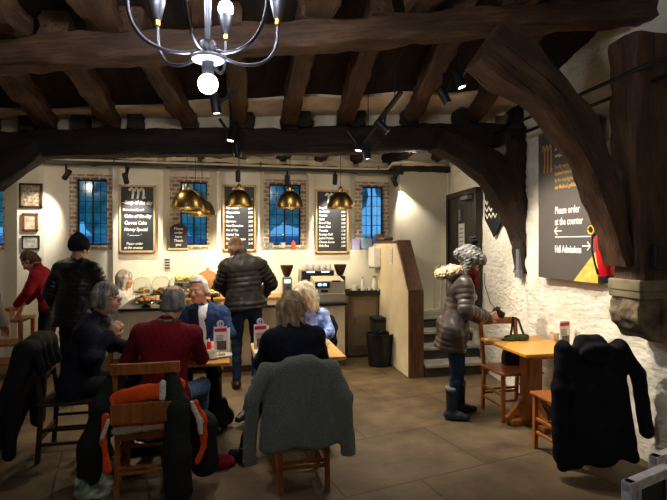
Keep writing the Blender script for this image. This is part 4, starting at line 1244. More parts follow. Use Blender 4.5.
# ---- framed pictures
def picture(px0, px1, py0, py1, fw, fm, mount, art, lab):
    P, Q = oy(px0, py0, YP - .02), oy(px1, py1, YP - .02)
    w, h = Q.x - P.x, P.z - Q.z
    t = thing('framed_picture', lab, 'picture', ((P.x + Q.x) / 2, YP - .018, (P.z + Q.z) / 2))
    a = MB()
    for s_ in (-1, 1): a.box((s_ * (w - fw) / 2, 0, 0), (fw, .03, h), bev=.004); a.box((0, 0, s_ * (h - fw) / 2), (w, .03, fw), bev=.004)
    a.build('frame', fm, t)
    a = MB(); a.box((0, .008, 0), (w - fw, .01, h - fw)); a.build('mount', mount, t)
    a = MB(); a.box((0, .002, 0), ((w - 2 * fw) * .80, .006, (h - 2 * fw) * .78)); a.build('print', art, t)
DKW = mat('dark_frame_wood', rgb(62, 38, 24), .4, var=.15); MIDW = mat('brown_frame_wood', rgb(122, 72, 36), .4, var=.15)
MNT = mat('mount_card', rgb(222, 214, 196), .8, var=.02)
ART1 = mat('sepia_print', rgb(70, 56, 44), .7, scale=26, col2=rgb(196, 180, 156), detail=8)
ART2 = mat('pale_print', rgb(150, 138, 116), .7, scale=12, col2=rgb(222, 214, 196), detail=6)
ART3 = mat('grey_print', rgb(120, 124, 116), .7, scale=14, col2=rgb(206, 206, 192), detail=6)
picture(19, 42.5, 183, 208, .03, DKW, ART1, ART1, 'largest framed picture, sepia view in a dark frame, uppermost of three')
picture(22.5, 38, 213, 231, .028, MIDW, MNT, ART2, 'middle framed picture, pale view in a brown wooden frame')
picture(22, 39.5, 235.5, 249, .016, BLACK, MNT, ART3, 'lowest framed picture, grey landscape in a thin black frame')

# ---- counter
CT = 0.87
co = thing('service_counter', 'long cream boarded counter with a black worktop', 'counter', (0.18, 6.5, 0))
x0, x1 = -1.46, 1.42
a = MB(); a.box(((x0 + x1) / 2, .33, .42), (x1 - x0, .56, .84)); a.build('carcass', CREAM, co)
a = MB(); xx = x0
while xx < x1 - .05: a.box((xx + .047, .043, .46), (.088, .016, .76), bev=.004); xx += .092
a.build('front_boards', CREAM, co)
a = MB(); a.box(((x0 + x1) / 2, .05, .04), (x1 - x0, .03, .08)); a.build('plinth', BROWN, co)
a = MB(); a.box(((x0 + x1) / 2, .31, CT - .017), (x1 - x0 + .05, .66, .034), bev=.005); a.build('worktop', mat('black_worktop', (.015, .014, .013), .3, var=.1), co)
BCT = 0.90
bc = thing('back_counter', 'wooden back counter along the wall under the ledge', 'counter', (0.2, 7.38, 0))
a = MB(); a.box((0, .0, .43), (2.75, .48, .86)); a.build('carcass', mat('back_units', rgb(120, 104, 82), .6, var=.1), bc)
a = MB(); a.box((0, .0, BCT - .018), (2.8, .52, .036), bev=.004); a.build('worktop', mat('wood_top', rgb(164, 118, 66), .4, var=.12, scale=4, stretch=(1, 8, 8)), bc)
# steel cabinet with tray
P0, P1 = oy(348.5, 293, 7.0), oy(380, 293, 7.0)
cx = (P0.x + P1.x) / 2; cw_ = P1.x - P0.x
cb = thing('cabinet', 'brown metal single door cabinet beside the bins', 'cabinet', (cx, 7.0, 0))
CABM = mat('cabinet_metal', rgb(128, 112, 88), .42, metal=.2, var=.06)
a = MB(); a.box((0, .28, .47), (cw_, .55, .90)); a.build('body', CABM, cb)
a = MB(); a.box((-.0, -.006, .50), (cw_ - .06, .02, .78), bev=.005); d_ = a.build('door', CABM, cb)
a = MB(); a.box((-.0, -.02, .50), (cw_ - .14, .008, .66), bev=.003); a.build('door_panel', mat('cabinet_panel', rgb(146, 128, 102), .38, metal=.2, var=.05), d_)
a = MB(); a.box((-cw_ * .30, -.035, .55), (.03, .025, .11), bev=.006); a.build('handle', STEELB, d_)
a = MB(); a.box((.02, .25, .935), (cw_ + .12, .62, .03), bev=.004); a.build('worktop', mat('black_worktop', (.015, .014, .013)), cb)
def thing_m(name, lab, cat, loc, group=None, rz=0): return thing(name, lab, cat, loc, rz, group)
ct_z = .95
tr = thing('tray', 'black tray on top of the brown cabinet', 'tray', (cx - .02, 7.12, ct_z))
a = MB(); a.box((0, 0, .006), (.44, .30, .012)); 
for s_ in (-1, 1): a.box((s_ * .215, 0, .018), (.012, .30, .03)); a.box((0, s_ * .145, .018), (.44, .012, .03))
a.build('tray_base', BLACK, tr)
def make_mug(lab, loc, r=.04, h=.09, m=CERAM, group=None, rz=0, cat='mug', name='mug'):
    t = thing(name, lab, cat, loc, rz, group)
    a = MB(); a.lathe([(0, 0), (r * .8, 0), (r, h * .25), (r, h), (r * .9, h), (r * .88, h * .25), (0, h * .12)], seg=18); a.build('body', m, t, angle=40)
    a = MB(); a.tube([(r * .95, 0, h * .8), (r * 1.5, 0, h * .78), (r * 1.65, 0, h * .5), (r * 1.4, 0, h * .22), (r * .95, 0, h * .25)], r * .12, 6); a.build('handle', m, t, smooth=True)
    return t
def bottle(lab, loc, r, h, m, capm=None, neck=.35, group=None, label=None, name='bottle'):
    t = thing(name, lab, 'bottle', loc, 0, group)
    a = MB(); a.lathe([(0, 0), (r, 0), (r, h * .58), (r * .85, h * .68), (r * neck, h * .78), (r * neck, h * .95), (0, h * .95)], seg=16); a.build('body', m, t, angle=50)
    if capm:
        a = MB(); a.lathe([(0, h * .93), (r * neck * 1.2, h * .93), (r * neck * 1.2, h), (0, h)], seg=12); a.build('cap', capm, t, angle=40)
    if label:
        a = MB(); a.lathe([(r * 1.02, h * .15), (r * 1.02, h * .48)], seg=16); a.build('label', label, t, smooth=True)
    return t
make_mug('white mug on the tray on the cabinet', oy(355, 290, 7.08).to_2d().to_3d() + Vector((0, 0, ct_z + .013)), .045, .10, rz=PI)
GREEN = mat('green_cap', rgb(40, 120, 66), .4, var=.05); PLAST = mat('milk_plastic', rgb(214, 216, 206), .4, var=.04)
bottle('white bottle with a green cap at the end of the tray', (oy(374.5, 290, 7.1).x, 7.1, ct_z + .013), .042, .22, PLAST, GREEN, .5)
bottle('slim pale bottle at the back of the tray', (oy(362.5, 290, 7.2).x, 7.2, ct_z + .013), .028, .20, PLAST, mat('grey_box', rgb(105, 105, 108)), .4)
for px, dy in ((364, 0), (367, .04), (370, .0)): make_mug('small white cup in the row on the tray beside the green capped bottle', (oy(px - 1, 290, 7.1).x, 7.07 + dy, ct_z + .013), .026, .055, group='small cups on the tray', name='cup', cat='cup')
P = oy(380, 291, 7.0)
t = thing('folded_cloth', 'folded blue-grey cloth at the edge of the cabinet', 'cloth', (P.x - .01, 7.0, ct_z))
a = MB(); a.box((0, 0, .035), (.10, .14, .05), bev=.02); a.build('cloth', cloth('dish', rgb(110, 124, 140)), t)

# espresso machine
P0, P1 = oy(301, 285, 7.2), oy(334, 285, 7.2)
ex0 = (P0.x + P1.x) / 2; ew_ = P1.x - P0.x
em = thing('espresso_machine', 'steel two group espresso machine with white cups on top', 'coffee machine', (ex0, 7.18, BCT))
a = MB(); a.box((0, .16, .30), (ew_, .32, .17), bev=.012); a.build('body', STEELB, em)
a = MB(); a.box((0, .25, .15), (ew_, .16, .30), bev=.01); a.build('back_panel', mat('warm_panel', rgb(190, 150, 88), .35, metal=.6, var=.05), em)
a = MB(); a.box((0, .10, .035), (ew_, .32, .07), bev=.01); a.build('drip_tray', STEELB, em)
a = MB(); a.box((0, -.005, .31), (ew_ - .02, .02, .12), bev=.005); a.build('control_panel', BLACK, em)
BLU = mat('blue_led', (.02, .03, .06), .3, var=0, emit=(.45, .62, 1.0), estr=2.2)
for sx in (-1, 1):
    a = MB(); a.box((sx * .11, -.018, .355), (.12, .006, .02)); a.build('display', BLU, em)
    a = MB(); a.cyl((sx * .11, .05, .22), (sx * .11, .05, .155), .034); a.build('group_head', STEELB, em)
    a = MB(); a.cyl((sx * .11, .05, .155), (sx * .11, .05, .13), .036); a.bar((sx * .11, .03, .145), (sx * .11, -.13, .135), .022, .022, .006); a.build('portafilter', GUN, em)
    a = MB(); a.cyl((sx * .225, -.01, .28), (sx * .225, -.045, .28), .018); a.build('steam_knob', BLACK, em)
    a = MB(); a.tube([(sx * .21, 0, .22), (sx * .22, -.06, .15), (sx * .22, -.07, .08)], .006, 6); a.build('steam_wand', STEELB, em, smooth=True)
for i in range(10):
    yy = 7.23 + .10 * (i // 5)
    make_mug('white cup in the rows on top of the coffee machine', (ex0 - ew_ / 2 + .055 + (i % 5) * (ew_ - .13) / 4, yy, BCT + .386), .042, .08, group='cups on the coffee machine', rz=.5 * i, cat='cup', name='cup')
def grinder(px, Y, lab, z0, hop):
    P = oy(px, 280, Y)
    t = thing('coffee_grinder', lab, 'grinder', (P.x, Y, z0))
    a = MB(); a.box((0, 0, .02), (.17, .22, .04), bev=.01); a.box((0, .03, .16), (.14, .15, .25), bev=.02); a.build('body', STEELB if hop else BLACK, t)
    a = MB(); a.lathe([(.03, .28), (.055, .31), (.095, .42), (.10, .46), (.0, .465)], (0, .03, 0), 20); a.build('hopper', mat('bean_hopper', rgb(62, 38, 24), .15, var=.3, scale=40), t, angle=40)
    a = MB(); a.tube([(0, -.05, .15), (0, -.11, .14), (.0, -.13, .13)], .014, 8); a.build('fork', BLACK, t, smooth=True)
    if hop:
        a = MB(); a.box((0, -.048, .22), (.09, .006, .05)); a.build('display', mat('cyan_led', (.02, .05, .06), .3, var=0, emit=(.25, .75, 1.0), estr=2.5), t)
    return t
grinder(287, 7.25, 'coffee grinder with a brown bean hopper and blue display', BCT, True)
grinder(340.5, 7.3, 'black coffee grinder beside the coffee machine', BCT, False)
# till on the front counter
P0, P1 = oy(314, 300, 6.62), oy(345, 300, 6.62)
tx = (P0.x + P1.x) / 2; tw = P1.x - P0.x
ti = thing('cash_register', 'grey cash register with a blue lit display on the counter', 'till', (tx, 6.78, CT))
TG = mat('till_grey', rgb(176, 170, 154), .5, var=.03)
a = MB(); a.box((0, 0, .06), (tw, .40, .12), bev=.01); a.build('drawer', TG, ti)
a = MB(); a.prism([(-tw / 2 + .01, -.19, .12), (-tw / 2 + .01, -.17, .29), (-tw / 2 + .01, .17, .34), (-tw / 2 + .01, .19, .12)], (tw - .02, 0, 0)); a.build('body', TG, ti)
a = MB(); a.box((-tw * .24, -.185, .24), (tw * .46, .02, .075), bev=.004); d_ = a.build('display', BLACK, ti)
for dx in (-.04, .03):
    a = MB(); a.box((-tw * .24 + dx, -.197, .245), (.05, .004, .03)); a.build('digits', mat('cyan_led', (.02, .05, .06)), d_)
a = MB(); a.box((-tw * .18, -.186, .155), (.10, .012, .035), bev=.003); a.build('lock_plate', BLACK, ti)
a = MB(); a.box((tw * .2, -.184, .29), (.12, .01, .02)); a.build('printer_slot', BLACK, ti)

# cakes under glass along the left of the counter
CAKES = [rgb(170, 110, 52), rgb(204, 160, 84), rgb(120, 70, 40), rgb(214, 176, 110), rgb(150, 60, 44), rgb(190, 140, 70), rgb(220, 190, 130)]
def cake_stand(px, Y, z, r, h, i, lab):
    P = oy(px, 290, Y)
    z += .04; h += .05; r *= 1.08
    t = thing('cake_stand', lab, 'cake stand', (P.x, Y, CT), 0, 'glass domed cake stands on the counter')
    a = MB(); a.lathe([(0, 0), (.06, 0), (.055, .012), (.018, .03), (.016, z - .02), (r, z - .01), (r, z), (0, z)], seg=24); a.build('stand', CERAM if i % 2 else mat('dark_tray', (.02, .018, .016), .4), t, angle=40)
    a = MB()
    ck = mat('cake_%d' % (i % 7), CAKES[i % 7], .8, var=.25, scale=30, bump=.5)
    for k in range(5): a.sph((r * .52 * math.cos(k * 1.26 + i), r * .52 * math.sin(k * 1.26 + i), z + .032), r * .30, 10, (1, 1, .62))
    a.sph((0, 0, z + .055), r * .32, 10, (1, 1, .7))
    a.build('cake', ck, t, smooth=True)
    a = MB(); pr = [(r * .92, z + .002)] + [(r * .92 * math.cos(q) ** .6, z + h * .45 + h * .55 * math.sin(q)) for q in [PI / 2 * k / 7 for k in range(7)]] + [(.012, z + h)]
    a.lathe(pr + [(max(.004, x - .004), zz - .003) for x, zz in pr][::-1], seg=28, closed=True); d_ = a.build('dome', CLEAR, t, smooth=True)
    a = MB(); a.sph((0, 0, z + h + .014), .015, 10); a.build('knob', CLEAR, d_, smooth=True)
    return t
for i, (px, Y, z, r, h, lab) in enumerate(((146, 6.62, .02, .13, .15, 'low glass dome on a dark board at the near edge of the counter'), (142, 6.98, .10, .12, .17, 'glass dome on a stand nearest the staff woman'),
        (161, 6.92, .10, .125, .18, 'glass dome of pastries behind the low dome'), (177, 6.95, .09, .12, .17, 'glass dome behind the balding man'), (168, 6.64, .03, .11, .14, 'low glass dome beside the dark board dome'),
        (193, 6.94, .10, .115, .16, 'glass dome behind the white haired man'), (212, 6.92, .06, .10, .15, 'glass dome nearest the quilted jacket'))):
    cake_stand(px, Y, z, r, h, i, lab)
# dispenser, round board, card and jars on the back counter
P = oy(186, 285, 7.35)
t = thing('canister', 'square steel canister heaped with yellow popcorn on the back counter', 'canister', (P.x, 7.35, BCT))
a = MB(); a.box((0, 0, .12), (.30, .26, .24), bev=.012); a.build('body', STEELB, t)
for sx in (-1, 1):
    a = MB(); a.box((sx * .07, -.132, .12), (.06, .01, .2), bev=.003); a.build('slot', BLACK, t)
a = MB()
rs_ = random.Random(2)
for k in range(46): a.sph((rs_.uniform(-.13, .13), rs_.uniform(-.1, .1), .25 + rs_.uniform(0, .06)), rs_.uniform(.02, .034), 7)
pc = a.build('popcorn', mat('popcorn', rgb(226, 196, 112), .8, var=.15, scale=30), t, smooth=True); pc['kind'] = 'stuff'
P = oy(207.5, 278, 7.55)
t = thing('wooden_board', 'round wooden serving board leaning against the wall', 'board', (P.x, 7.56, BCT + .19), rot=(R(-12), 0, 0))
a = MB(); a.cyl((0, -.012, 0), (0, .012, 0), .185, seg=36); a.build('board', mat('board_wood', rgb(156, 108, 58), .5, var=.15, scale=5, stretch=(1, 1, 8)), t)
a = MB(); a.box((0, 0, .20), (.05, .022, .06), bev=.006); a.build('handle', _mats['board_wood'], t)
P = oy(167, 264, 7.6)
t = thing('price_card', 'small black and white card on the wall above the cakes', 'card', (P.x, 7.635, P.z))
a = MB(); a.box((0, 0, 0), (.10, .008, .17)); a.build('card', mat('paper', rgb(214, 210, 200)), t)
a = MB()
for k in range(4): a.box((0, -.006, .06 - k * .04), (.075, .004, .024))
a.build('print', _mats['ink'], t)
for px, Y, m, lab in ((214, 7.3, BLACK, 'dark bottle beside the round wooden board'), (218, 7.36, mat('amber', rgb(120, 66, 26), .2, var=.05), 'amber bottle behind the dark bottle')):
    bottle(lab, (oy(px, 280, Y).x, Y, BCT), .035, .24, m, BLACK)

# bottles and boxes on the window ledges
LZ = 1.576
for i, (px, h, m, cm, lab) in enumerate(((265, .20, CLEAR, CERAM, 'clear bottle at the end of the window ledge'), (271, .235, CLEAR, mat('pink_cap', rgb(190, 90, 80), .4), 'clear bottle with a pinkish cap on the window ledge'),
        (277, .24, CLEAR, mat('pink_cap', rgb(190, 90, 80)), 'tall clear bottle second from the pink one on the ledge'), (283, .245, CLEAR, CERAM, 'tallest clear bottle beside the pink one on the ledge'),
        (293.5, .17, mat('pink_drink', rgb(222, 96, 70), .15, var=.05), mat('dark_cap', rgb(60, 30, 26), .4), 'short bottle of pink drink on the window ledge'))):
    bottle(lab, (oy(px, 245, 7.72).x, 7.72, LZ), .035, h, m, cm, label=mat('bottle_label', rgb(205, 205, 200), .7, var=.08) if i in (1, 3) else None)
P = oy(269, 248, 7.66)
t = thing('card_holder', 'small printed card on the ledge in front of the bottles', 'card', (P.x, 7.67, LZ)); a = MB(); a.box((0, 0, .05), (.11, .012, .12), (R(-8), 0, 0)); a.build('card', mat('card_grey', rgb(120, 118, 108), .7, scale=30, var=.3), t)
P = oy(356, 245, 7.70)
t = thing('storage_box', 'lilac plastic box on the ledge beside the price board', 'box', (P.x, 7.76, LZ)); a = MB(); a.box((0, 0, .08), (.14, .12, .16), bev=.01); a.build('body', mat('lilac', rgb(176, 168, 212), .4, var=.04), t); a = MB(); a.box((0, 0, .165), (.15, .13, .02), bev=.006); a.build('lid', mat('lilac', (0, 0, 0)), t)
P = oy(367, 245, 7.70)
t = thing('paper_stack', 'pale blue bag of paper rolls on the ledge by the stairs', 'bag', (P.x, 7.76, LZ)); a = MB(); a.box((0, 0, .10), (.19, .14, .19), bev=.04); a.build('body', mat('pale_blue', rgb(176, 200, 226), .5, var=.06), t, smooth=True)
P = oy(381, 241, 6.95)
t = thing('cloth_pile', 'grey and brown folded things lying on top of the stair panel', 'cloth', (2.33, 6.95, 1.72)); a = MB(); a.box((0, 0.1, .03), (.16, .40, .06), bev=.025); a.build('cloth', cloth('pile', rgb(96, 92, 96)), t, smooth=True); a = MB(); a.box((-.02, .25, .085), (.12, .12, .05), (0, 0, .3), bev=.02); a.build('pouch', cloth('pouch', rgb(150, 104, 58)), t, smooth=True)
# paper towel dispenser on the panel
P = ox(378, 257, 2.23)
t = thing('towel_dispenser', 'white paper towel dispenser on the cream stair panel', 'dispenser', (2.175, P.y, P.z)); 
a = MB(); a.box((0, 0, 0), (.12, .26, .30), bev=.02); a.build('housing', WHITE, t); a = MB(); a.box((-.045, 0, -.155), (.03, .2, .02)); a.build('slot', _mats['grey_box'], t)
P = ox(391, 256, 2.23)
t = thing('notice', 'narrow paper notice pinned to the cream stair panel', 'notice', (2.231, P.y, P.z)); a = MB(); a.box((0, 0, 0), (.004, .10, .22)); a.build('sheet', mat('paper', (0, 0, 0)), t); a = MB()
for k in range(6): a.box((-.003, 0, .08 - k * .03), (.002, .07, .008))
a.build('print', mat('faint_ink', rgb(120, 116, 108), .8, var=0), t)

# bins
def bin_(name, loc, r, h, lab, swing):
    t = thing(name, lab, 'bin', loc)
    BP = mat('bin_plastic', (.010, .010, .011), .38, var=.1)
    a = MB(); pr = [(0, 0), (r * .82, 0), (r, h), (r * 1.05, h), (r * 1.05, h + .012), (r * .96, h + .012), (r * .78, .012), (0, .012)]; a.lathe(pr, seg=28); a.build('body', BP, t, angle=40)
    if swing:
        a = MB(); a.box((0, 0, h + .03), (r * 1.7, r * 1.5, .05), bev=.02); a.build('lid', BP, t)
    a = MB(); a.tube([(-.07, -r * .98, h - .02), (-.07, -r * 1.06, h + .05), (.0, -r * 1.1, h + .09), (.07, -r * 1.06, h + .05), (.07, -r * .98, h - .02)], .008, 8); a.build('handle', BP, t, smooth=True)
P = oz(384, 368)
bin_('waste_bin', P + Vector((-.01, .17, 0)), .185, .43, 'round open black bucket bin in front of the swing top bin', False)
P = oy(378, 330, 6.95); t = thing('waste_bin', 'square grey and black bin with a lid behind the bucket bin', 'bin', (P.x, 6.80, 0))
a = MB(); a.box((0, 0, .28), (.26, .24, .56), bev=.02); a.build('body', mat('bin_grey', rgb(62, 60, 56), .4, var=.08), t); a = MB(); a.box((0, 0, .585), (.29, .27, .07), bev=.025); a.build('lid', _mats['bin_plastic'], t)
# ------------------------------------------------------------------ tables and chairs
HONEY = mat('honey_wood', rgb(150, 88, 36), 0.42, var=0.16, scale=4, stretch=(7, 7, 1.2), bump=0.1, spec=0.45)
TOPW = mat('table_top_wood', rgb(214, 152, 62), 0.35, var=0.10, scale=4, stretch=(1.2, 9, 9), bump=0.05, spec=0.5)
SHADEDW = mat('shaded_wood', rgb(52, 34, 22), 0.5, var=0.15, scale=4, stretch=(7, 7, 1.2), bump=0.1)  # wood in deep shade: darkness of pedestals and chair put into the colour
def table(lab, cx, cy, w, d, base, h=.74, rz=0):
    t = thing('cafe_table', lab, 'table', (cx, cy, 0), rz)
    a = MB(); a.box((0, 0, h - .014), (w, d, .028), bev=.006); a.build('tabletop', TOPW, t)
    a = MB(); a.box((0, 0, h - .055), (w * .55, d * .7, .05), bev=.004); a.build('bearer', base, t)
    a = MB(); a.box((0, 0, h / 2 - .03), (.15, .15, h - .16), bev=.012); a.build('pedestal', base, t)
    for s_ in (0, 1):
        a = MB(); sz = (w * .72, .10, .055) if s_ == 0 else (.10, d * .72, .055)
        a.box((0, 0, .03 + .001 * s_), sz, bev=.012); a.build('foot', base, t)
        for q in (-1, 1):
            a = MB(); v = Vector((q, 0, 0)) if s_ == 0 else Vector((0, q, 0))
            a.bar(v * .24 + Vector((0, 0, .06)), v * .07 + Vector((0, 0, .24)), .05, .05); a.build('strut', base, t)
    return t
table('square wooden cafe table with the man in the red jumper', -.35, 4.36, .76, .72, SHADEDW)
table('square wooden cafe table with the woman in the navy jumper', .61, 4.36, .76, .72, SHADEDW)
table('wooden pedestal table against the whitewashed wall', 2.80, 4.10, .62, .76, HONEY)

def chair(lab, x, y, rz, box=False, wood=HONEY, h=.90, w=.41, group=None):
    t = thing('wooden_chair', lab, 'chair', (x, y, 0), rz, group)
    d = .38; sh = .45
    for s_ in (-1, 1):
        a = MB(); a.bar((s_ * w * .45, -d / 2 - .02, 0), (s_ * w * .45, -d / 2 + .01, sh), .036, .034, .006, up=(1, 0, 0)); a.bar((s_ * w * .45, -d / 2 + .01, sh - .02), (s_ * w * .47, -d / 2 - .05, h - .02), .034, .034, .006, up=(1, 0, 0))
        a.build('leg', wood, t)
        a = MB(); a.bar((s_ * w * .46, d / 2 - .02, 0), (s_ * w * .45, d / 2 - .02, sh - .01), .036, .036, .006, up=(1, 0, 0)); a.build('leg', wood, t)
    a = MB(); a.box((0, .0, sh), (w + .02, d + .04, .030), bev=.012); a.build('seat', wood, t)
    for zz in (.16, .27):
        for s_ in (-1, 1):
            a = MB(); a.bar((s_ * w * .45, -d / 2, zz - .02), (s_ * w * .455, d / 2 - .02, zz - .02), .02, .024, .004); a.build('stretcher', wood, t)
    for zz, yy in ((.17, -d / 2 - .01), (.205, -d / 2 - .008), (.20, d / 2 - .02)):
        a = MB(); a.bar((-w * .45, yy, zz), (w * .45, yy, zz), .022, .022, .004); a.build('stretcher', wood, t)
    a = MB(); yy = -d / 2
    a.prism([(-w * .45, yy - .02, sh - .06), (w * .45, yy - .02, sh - .06), (w * .45, yy - .02, sh - .015), (-w * .45, yy - .02, sh - .015)], (0, .024, 0)); a.build('apron', wood, t)
    # curved top rail
    a = MB(); n = 12; lo_, hi_ = [], []
    for k in range(n + 1):
        u = -1 + 2 * k / n; lo_.append(Vector((u * (w / 2 + .01), yy - .055 - .03 * (1 - u * u), h - .062 + .004 * (1 - u * u)))); 
    for p, q in zip(lo_, lo_[1:]): a.prism([p + Vector((0, -.013, 0)), q + Vector((0, -.013, 0)), q + Vector((0, -.016, .068)), p + Vector((0, -.016, .068))], (0, .030, 0))
    bmesh.ops.remove_doubles(a.b, verts=a.b.verts, dist=1e-5)
    a.build('top_rail', wood, t)
    if box:
        bx = t
        a = MB(); bw = w + .0
        a.box((0, yy - .115, .60), (bw, .018, .125), bev=.004); a.box((0, yy - .04, .60), (bw, .016, .125), bev=.004)
        for s_ in (-1, 1): a.box((s_ * (bw / 2 - .009), yy - .078, .60), (.018, .09, .125), bev=.004)
        a.box((0, yy - .078, .543), (bw, .09, .014)); a.build('book_box', wood, t)
    else:
        a = MB(); a.bar((-w * .46, yy - .02, .66), (w * .46, yy - .02, .66), .016, .05, .004, up=(0, 1, 0)); a.build('mid_rail', wood, t)
    return t
chair('wooden chapel chair with a book box behind the man in the red jumper', -.515, 3.66, 0, box=True)
chair('wooden chair under the grey fleece coat', .52, 3.50, 0, w=.36, h=.88)
chair('wooden chair of the man in the navy jacket', -1.20, 4.34, -PI / 2, wood=SHADEDW)
chair('wooden chair behind the right table, facing the viewer', 2.745, 4.34, PI, w=.42, h=.91)
chair('wooden chair under the long black coat', 2.68, 3.42, 0)
chair('wooden chair of the white haired man', -.24, 5.10, PI)
chair('wooden chair of the woman in the blue floral top', .84, 5.14, PI)

# ------------------------------------------------------------------ coats over the chair backs
FLEECE = cloth('fleece', rgb(94, 100, 92), rgb(126, 132, 122), .95, 120, 1.0, sheen=.3)
NAVYBLK = cloth('black_coat', (.0045, .0042, .007), (.008, .0075, .012), .9)
DKGREEN = cloth('dark_waxed', (.006, .006, .0065), (.011, .011, .011), .85)
def coat(name, lab, loc, rz, wt, wbm, zt, zb, m, sleeves=((-1, .32, 1.0), (1, .3, 1.0)), yb=-.285, flare=.05, fold=.012, hood=False, seed=1, thick=.034, parts=None, slope=.03):
    """coat hung over a chair back; local frame of the chair (back at -y)"""
    t = thing(name, lab, 'coat', loc, rz)
    s = SDF((-wbm / 2 - .26, yb - .22, max(0.0, zb - .1)), (wbm / 2 + .26, yb + .30, zt + .16), .0095)
    n = 25; nz = wav(seed, 9)
    for k in range(n):
        u = -1 + 2 * k / (n - 1)
        zt_ = zt - slope * u * u; zb_ = zb + .014 * math.sin(k * .5 + seed)
        s.cap((u * wt / 2, yb + .03, zt_ - .03), (u * wbm / 2, yb - flare - .010 * math.sin(k * .6 + seed), zb_), thick, thick * .8, k=.02)
    s.cap((-wt / 2, yb + .06, zt - slope - .02), (wt / 2, yb + .06, zt - slope - .02), .05, k=.05)
    s.cap((-wt * .15, yb + .06, zt - .01), (wt * .15, yb + .06, zt - .01), .045, k=.05)
    for u in (-.8, -.3, .3, .8): s.cap((u * wt / 2, yb + .10, zt - .07), (u * wt / 2, yb + .14, zt - .22), .03, .024, k=.04)
    if hood:
        s.ell((0.0, yb - .035, zt - .085), (.155, .055, .075), k=.03); s.ell((0, yb - .075, zt - .085), (.10, .03, .035), op='s', k=.03)
    for sx, zz, sp in sleeves:
        p0 = np.array((sx * wt * .5, yb + .02, zt - .06)); p1 = np.array((sx * (wt * .5 + .09 * sp), yb - .02, (zt + zz) / 2 + .08)); p2 = np.array((sx * (wt * .5 + .12 * sp), yb - .045, zz))
        s.cap(p0, p1, .062, .060, k=.03); s.cap(p1, p2, .060, .050, k=.02)
    g1 = wav(seed + 7, 16); g2 = wav(seed + 8, 42)
    s.disp(lambda X, Y, Z: fold * g1(X * .9, Y, Z * .4) + .0025 * g2(X, Y, Z))
    s.plane((0, 0, .012), (0, 0, -1))
    obj('coat_body', s.mesh('coat_body'), m, t)
    return t
coat('coat', 'grey fleece coat draped over the chair of the woman in navy', (.485, 3.50, 0), 0, .44, .52, .90, .38, FLEECE, sleeves=((-1, .30, 1.0), (1, .26, .75)), seed=3, fold=.010, thick=.04)
bk = coat('coat', 'long black hooded coat hanging over the chair by the stone wall', (2.67, 3.42, 0), 0, .50, .62, .965, .10, NAVYBLK, sleeves=((-1, .16, .6), (1, .28, 1.3)), seed=5, hood=True, fold=.010, slope=.10)
a = MB(); a.box((-.235, -.345, .665), (.045, .006, .055), (0, .1, .1)); a.build('patch', cloth('patch', rgb(40, 36, 40)), bk)
coat('coat', 'dark coat sagging over the chair of the man in the navy jacket', (-1.22, 4.30, 0), -PI / 2, .46, .70, .94, .10, DKGREEN, sleeves=((1, .14, .5), (-1, .2, .4)), seed=8, flare=.24, fold=.008, thick=.05)
# the work coat with orange lining on the chapel chair: two dark halves, an orange lining, white bands
oc = thing('coat', 'dark work coat with orange lining and white bands on the chapel chair', 'coat', (-.515, 3.66, 0))
ORANGE = cloth('orange_lining', rgb(226, 76, 22), rgb(240, 92, 30), .7); WBAND = cloth('white_band', rgb(222, 216, 200), None, .6)
DKGREEN2 = cloth('work_coat', (.012, .014, .011), (.024, .026, .020), .7)
for nm, sx, pts in (('sleeve', -1, [((-.18, -.20, .80), (-.26, -.20, .62), .055, .075), ((-.26, -.20, .62), (-.33, -.18, .36), .085, .085), ((-.33, -.18, .36), (-.36, -.16, .16), .085, .07)]),
                    ('coat_body', 1, [((.16, -.22, .84), (.20, -.27, .60), .05, .07), ((.20, -.27, .60), (.215, -.29, .30), .075, .085), ((.215, -.29, .30), (.22, -.29, .07), .085, .085), ((.20, -.18, .60), (.36, -.10, .40), .06, .08), ((.36, -.10, .40), (.37, -.10, .14), .085, .09)])):
    s = SDF((-.6, -.5, 0.005), (.6, .15, 1.0), .010)
    for p, q, r1, r2 in pts: s.cap(p, q, r1, r2, k=.05, flat=((0, 1, 0), .75))
    g1 = wav(30 + sx, 15); s.disp(lambda X, Y, Z: .012 * g1(X * 1.4, Y, Z * .5)); s.plane((0, 0, .012), (0, 0, -1))
    obj(nm, s.mesh(nm), DKGREEN2, oc)
def slab(name, m, pts, r, fl=.35, seed=1, amp=.006):
    P = np.array([p for p in pts]); s = SDF(P.min(0) - .12, P.max(0) + .12, .008)
    for p, q in zip(pts, pts[1:]): s.cap(p, q, r, k=.02, flat=((0, 1, 0), fl))
    g1 = wav(seed, 22); s.disp(lambda X, Y, Z: amp * g1(X, Y, Z)); return obj(name, s.mesh(name), m, oc)
slab('lining', ORANGE, [(-.20, -.225, .655), (-.05, -.235, .70), (.10, -.235, .72), (.20, -.225, .74)], .050, seed=2, amp=.010)
slab('white_band', WBAND, [(.105, -.262, .67), (.11, -.262, .77)], .022, .4, seed=3, amp=.002)
slab('white_band', WBAND, [(-.19, -.245, .47), (0, -.25, .475), (.16, -.245, .485)], .022, .6, seed=4)
slab('lining', ORANGE, [(-.16, -.235, .505), (.05, -.24, .51), (.16, -.235, .52)], .022, .5, seed=5)
slab('lining', ORANGE, [(-.235, -.285, .58), (-.25, -.285, .42), (-.225, -.28, .24)], .021, .5, seed=6)
slab('white_band', WBAND, [(-.215, -.30, .56), (-.255, -.30, .45)], .014, .5, seed=7, amp=.002)
slab('lining', ORANGE, [(.315, -.235, .62), (.375, -.235, .48), (.365, -.235, .32), (.33, -.245, .22)], .021, .5, seed=8)
slab('white_band', WBAND, [(.29, -.255, .62), (.345, -.255, .50), (.35, -.255, .42)], .020, .5, seed=9, amp=.002)
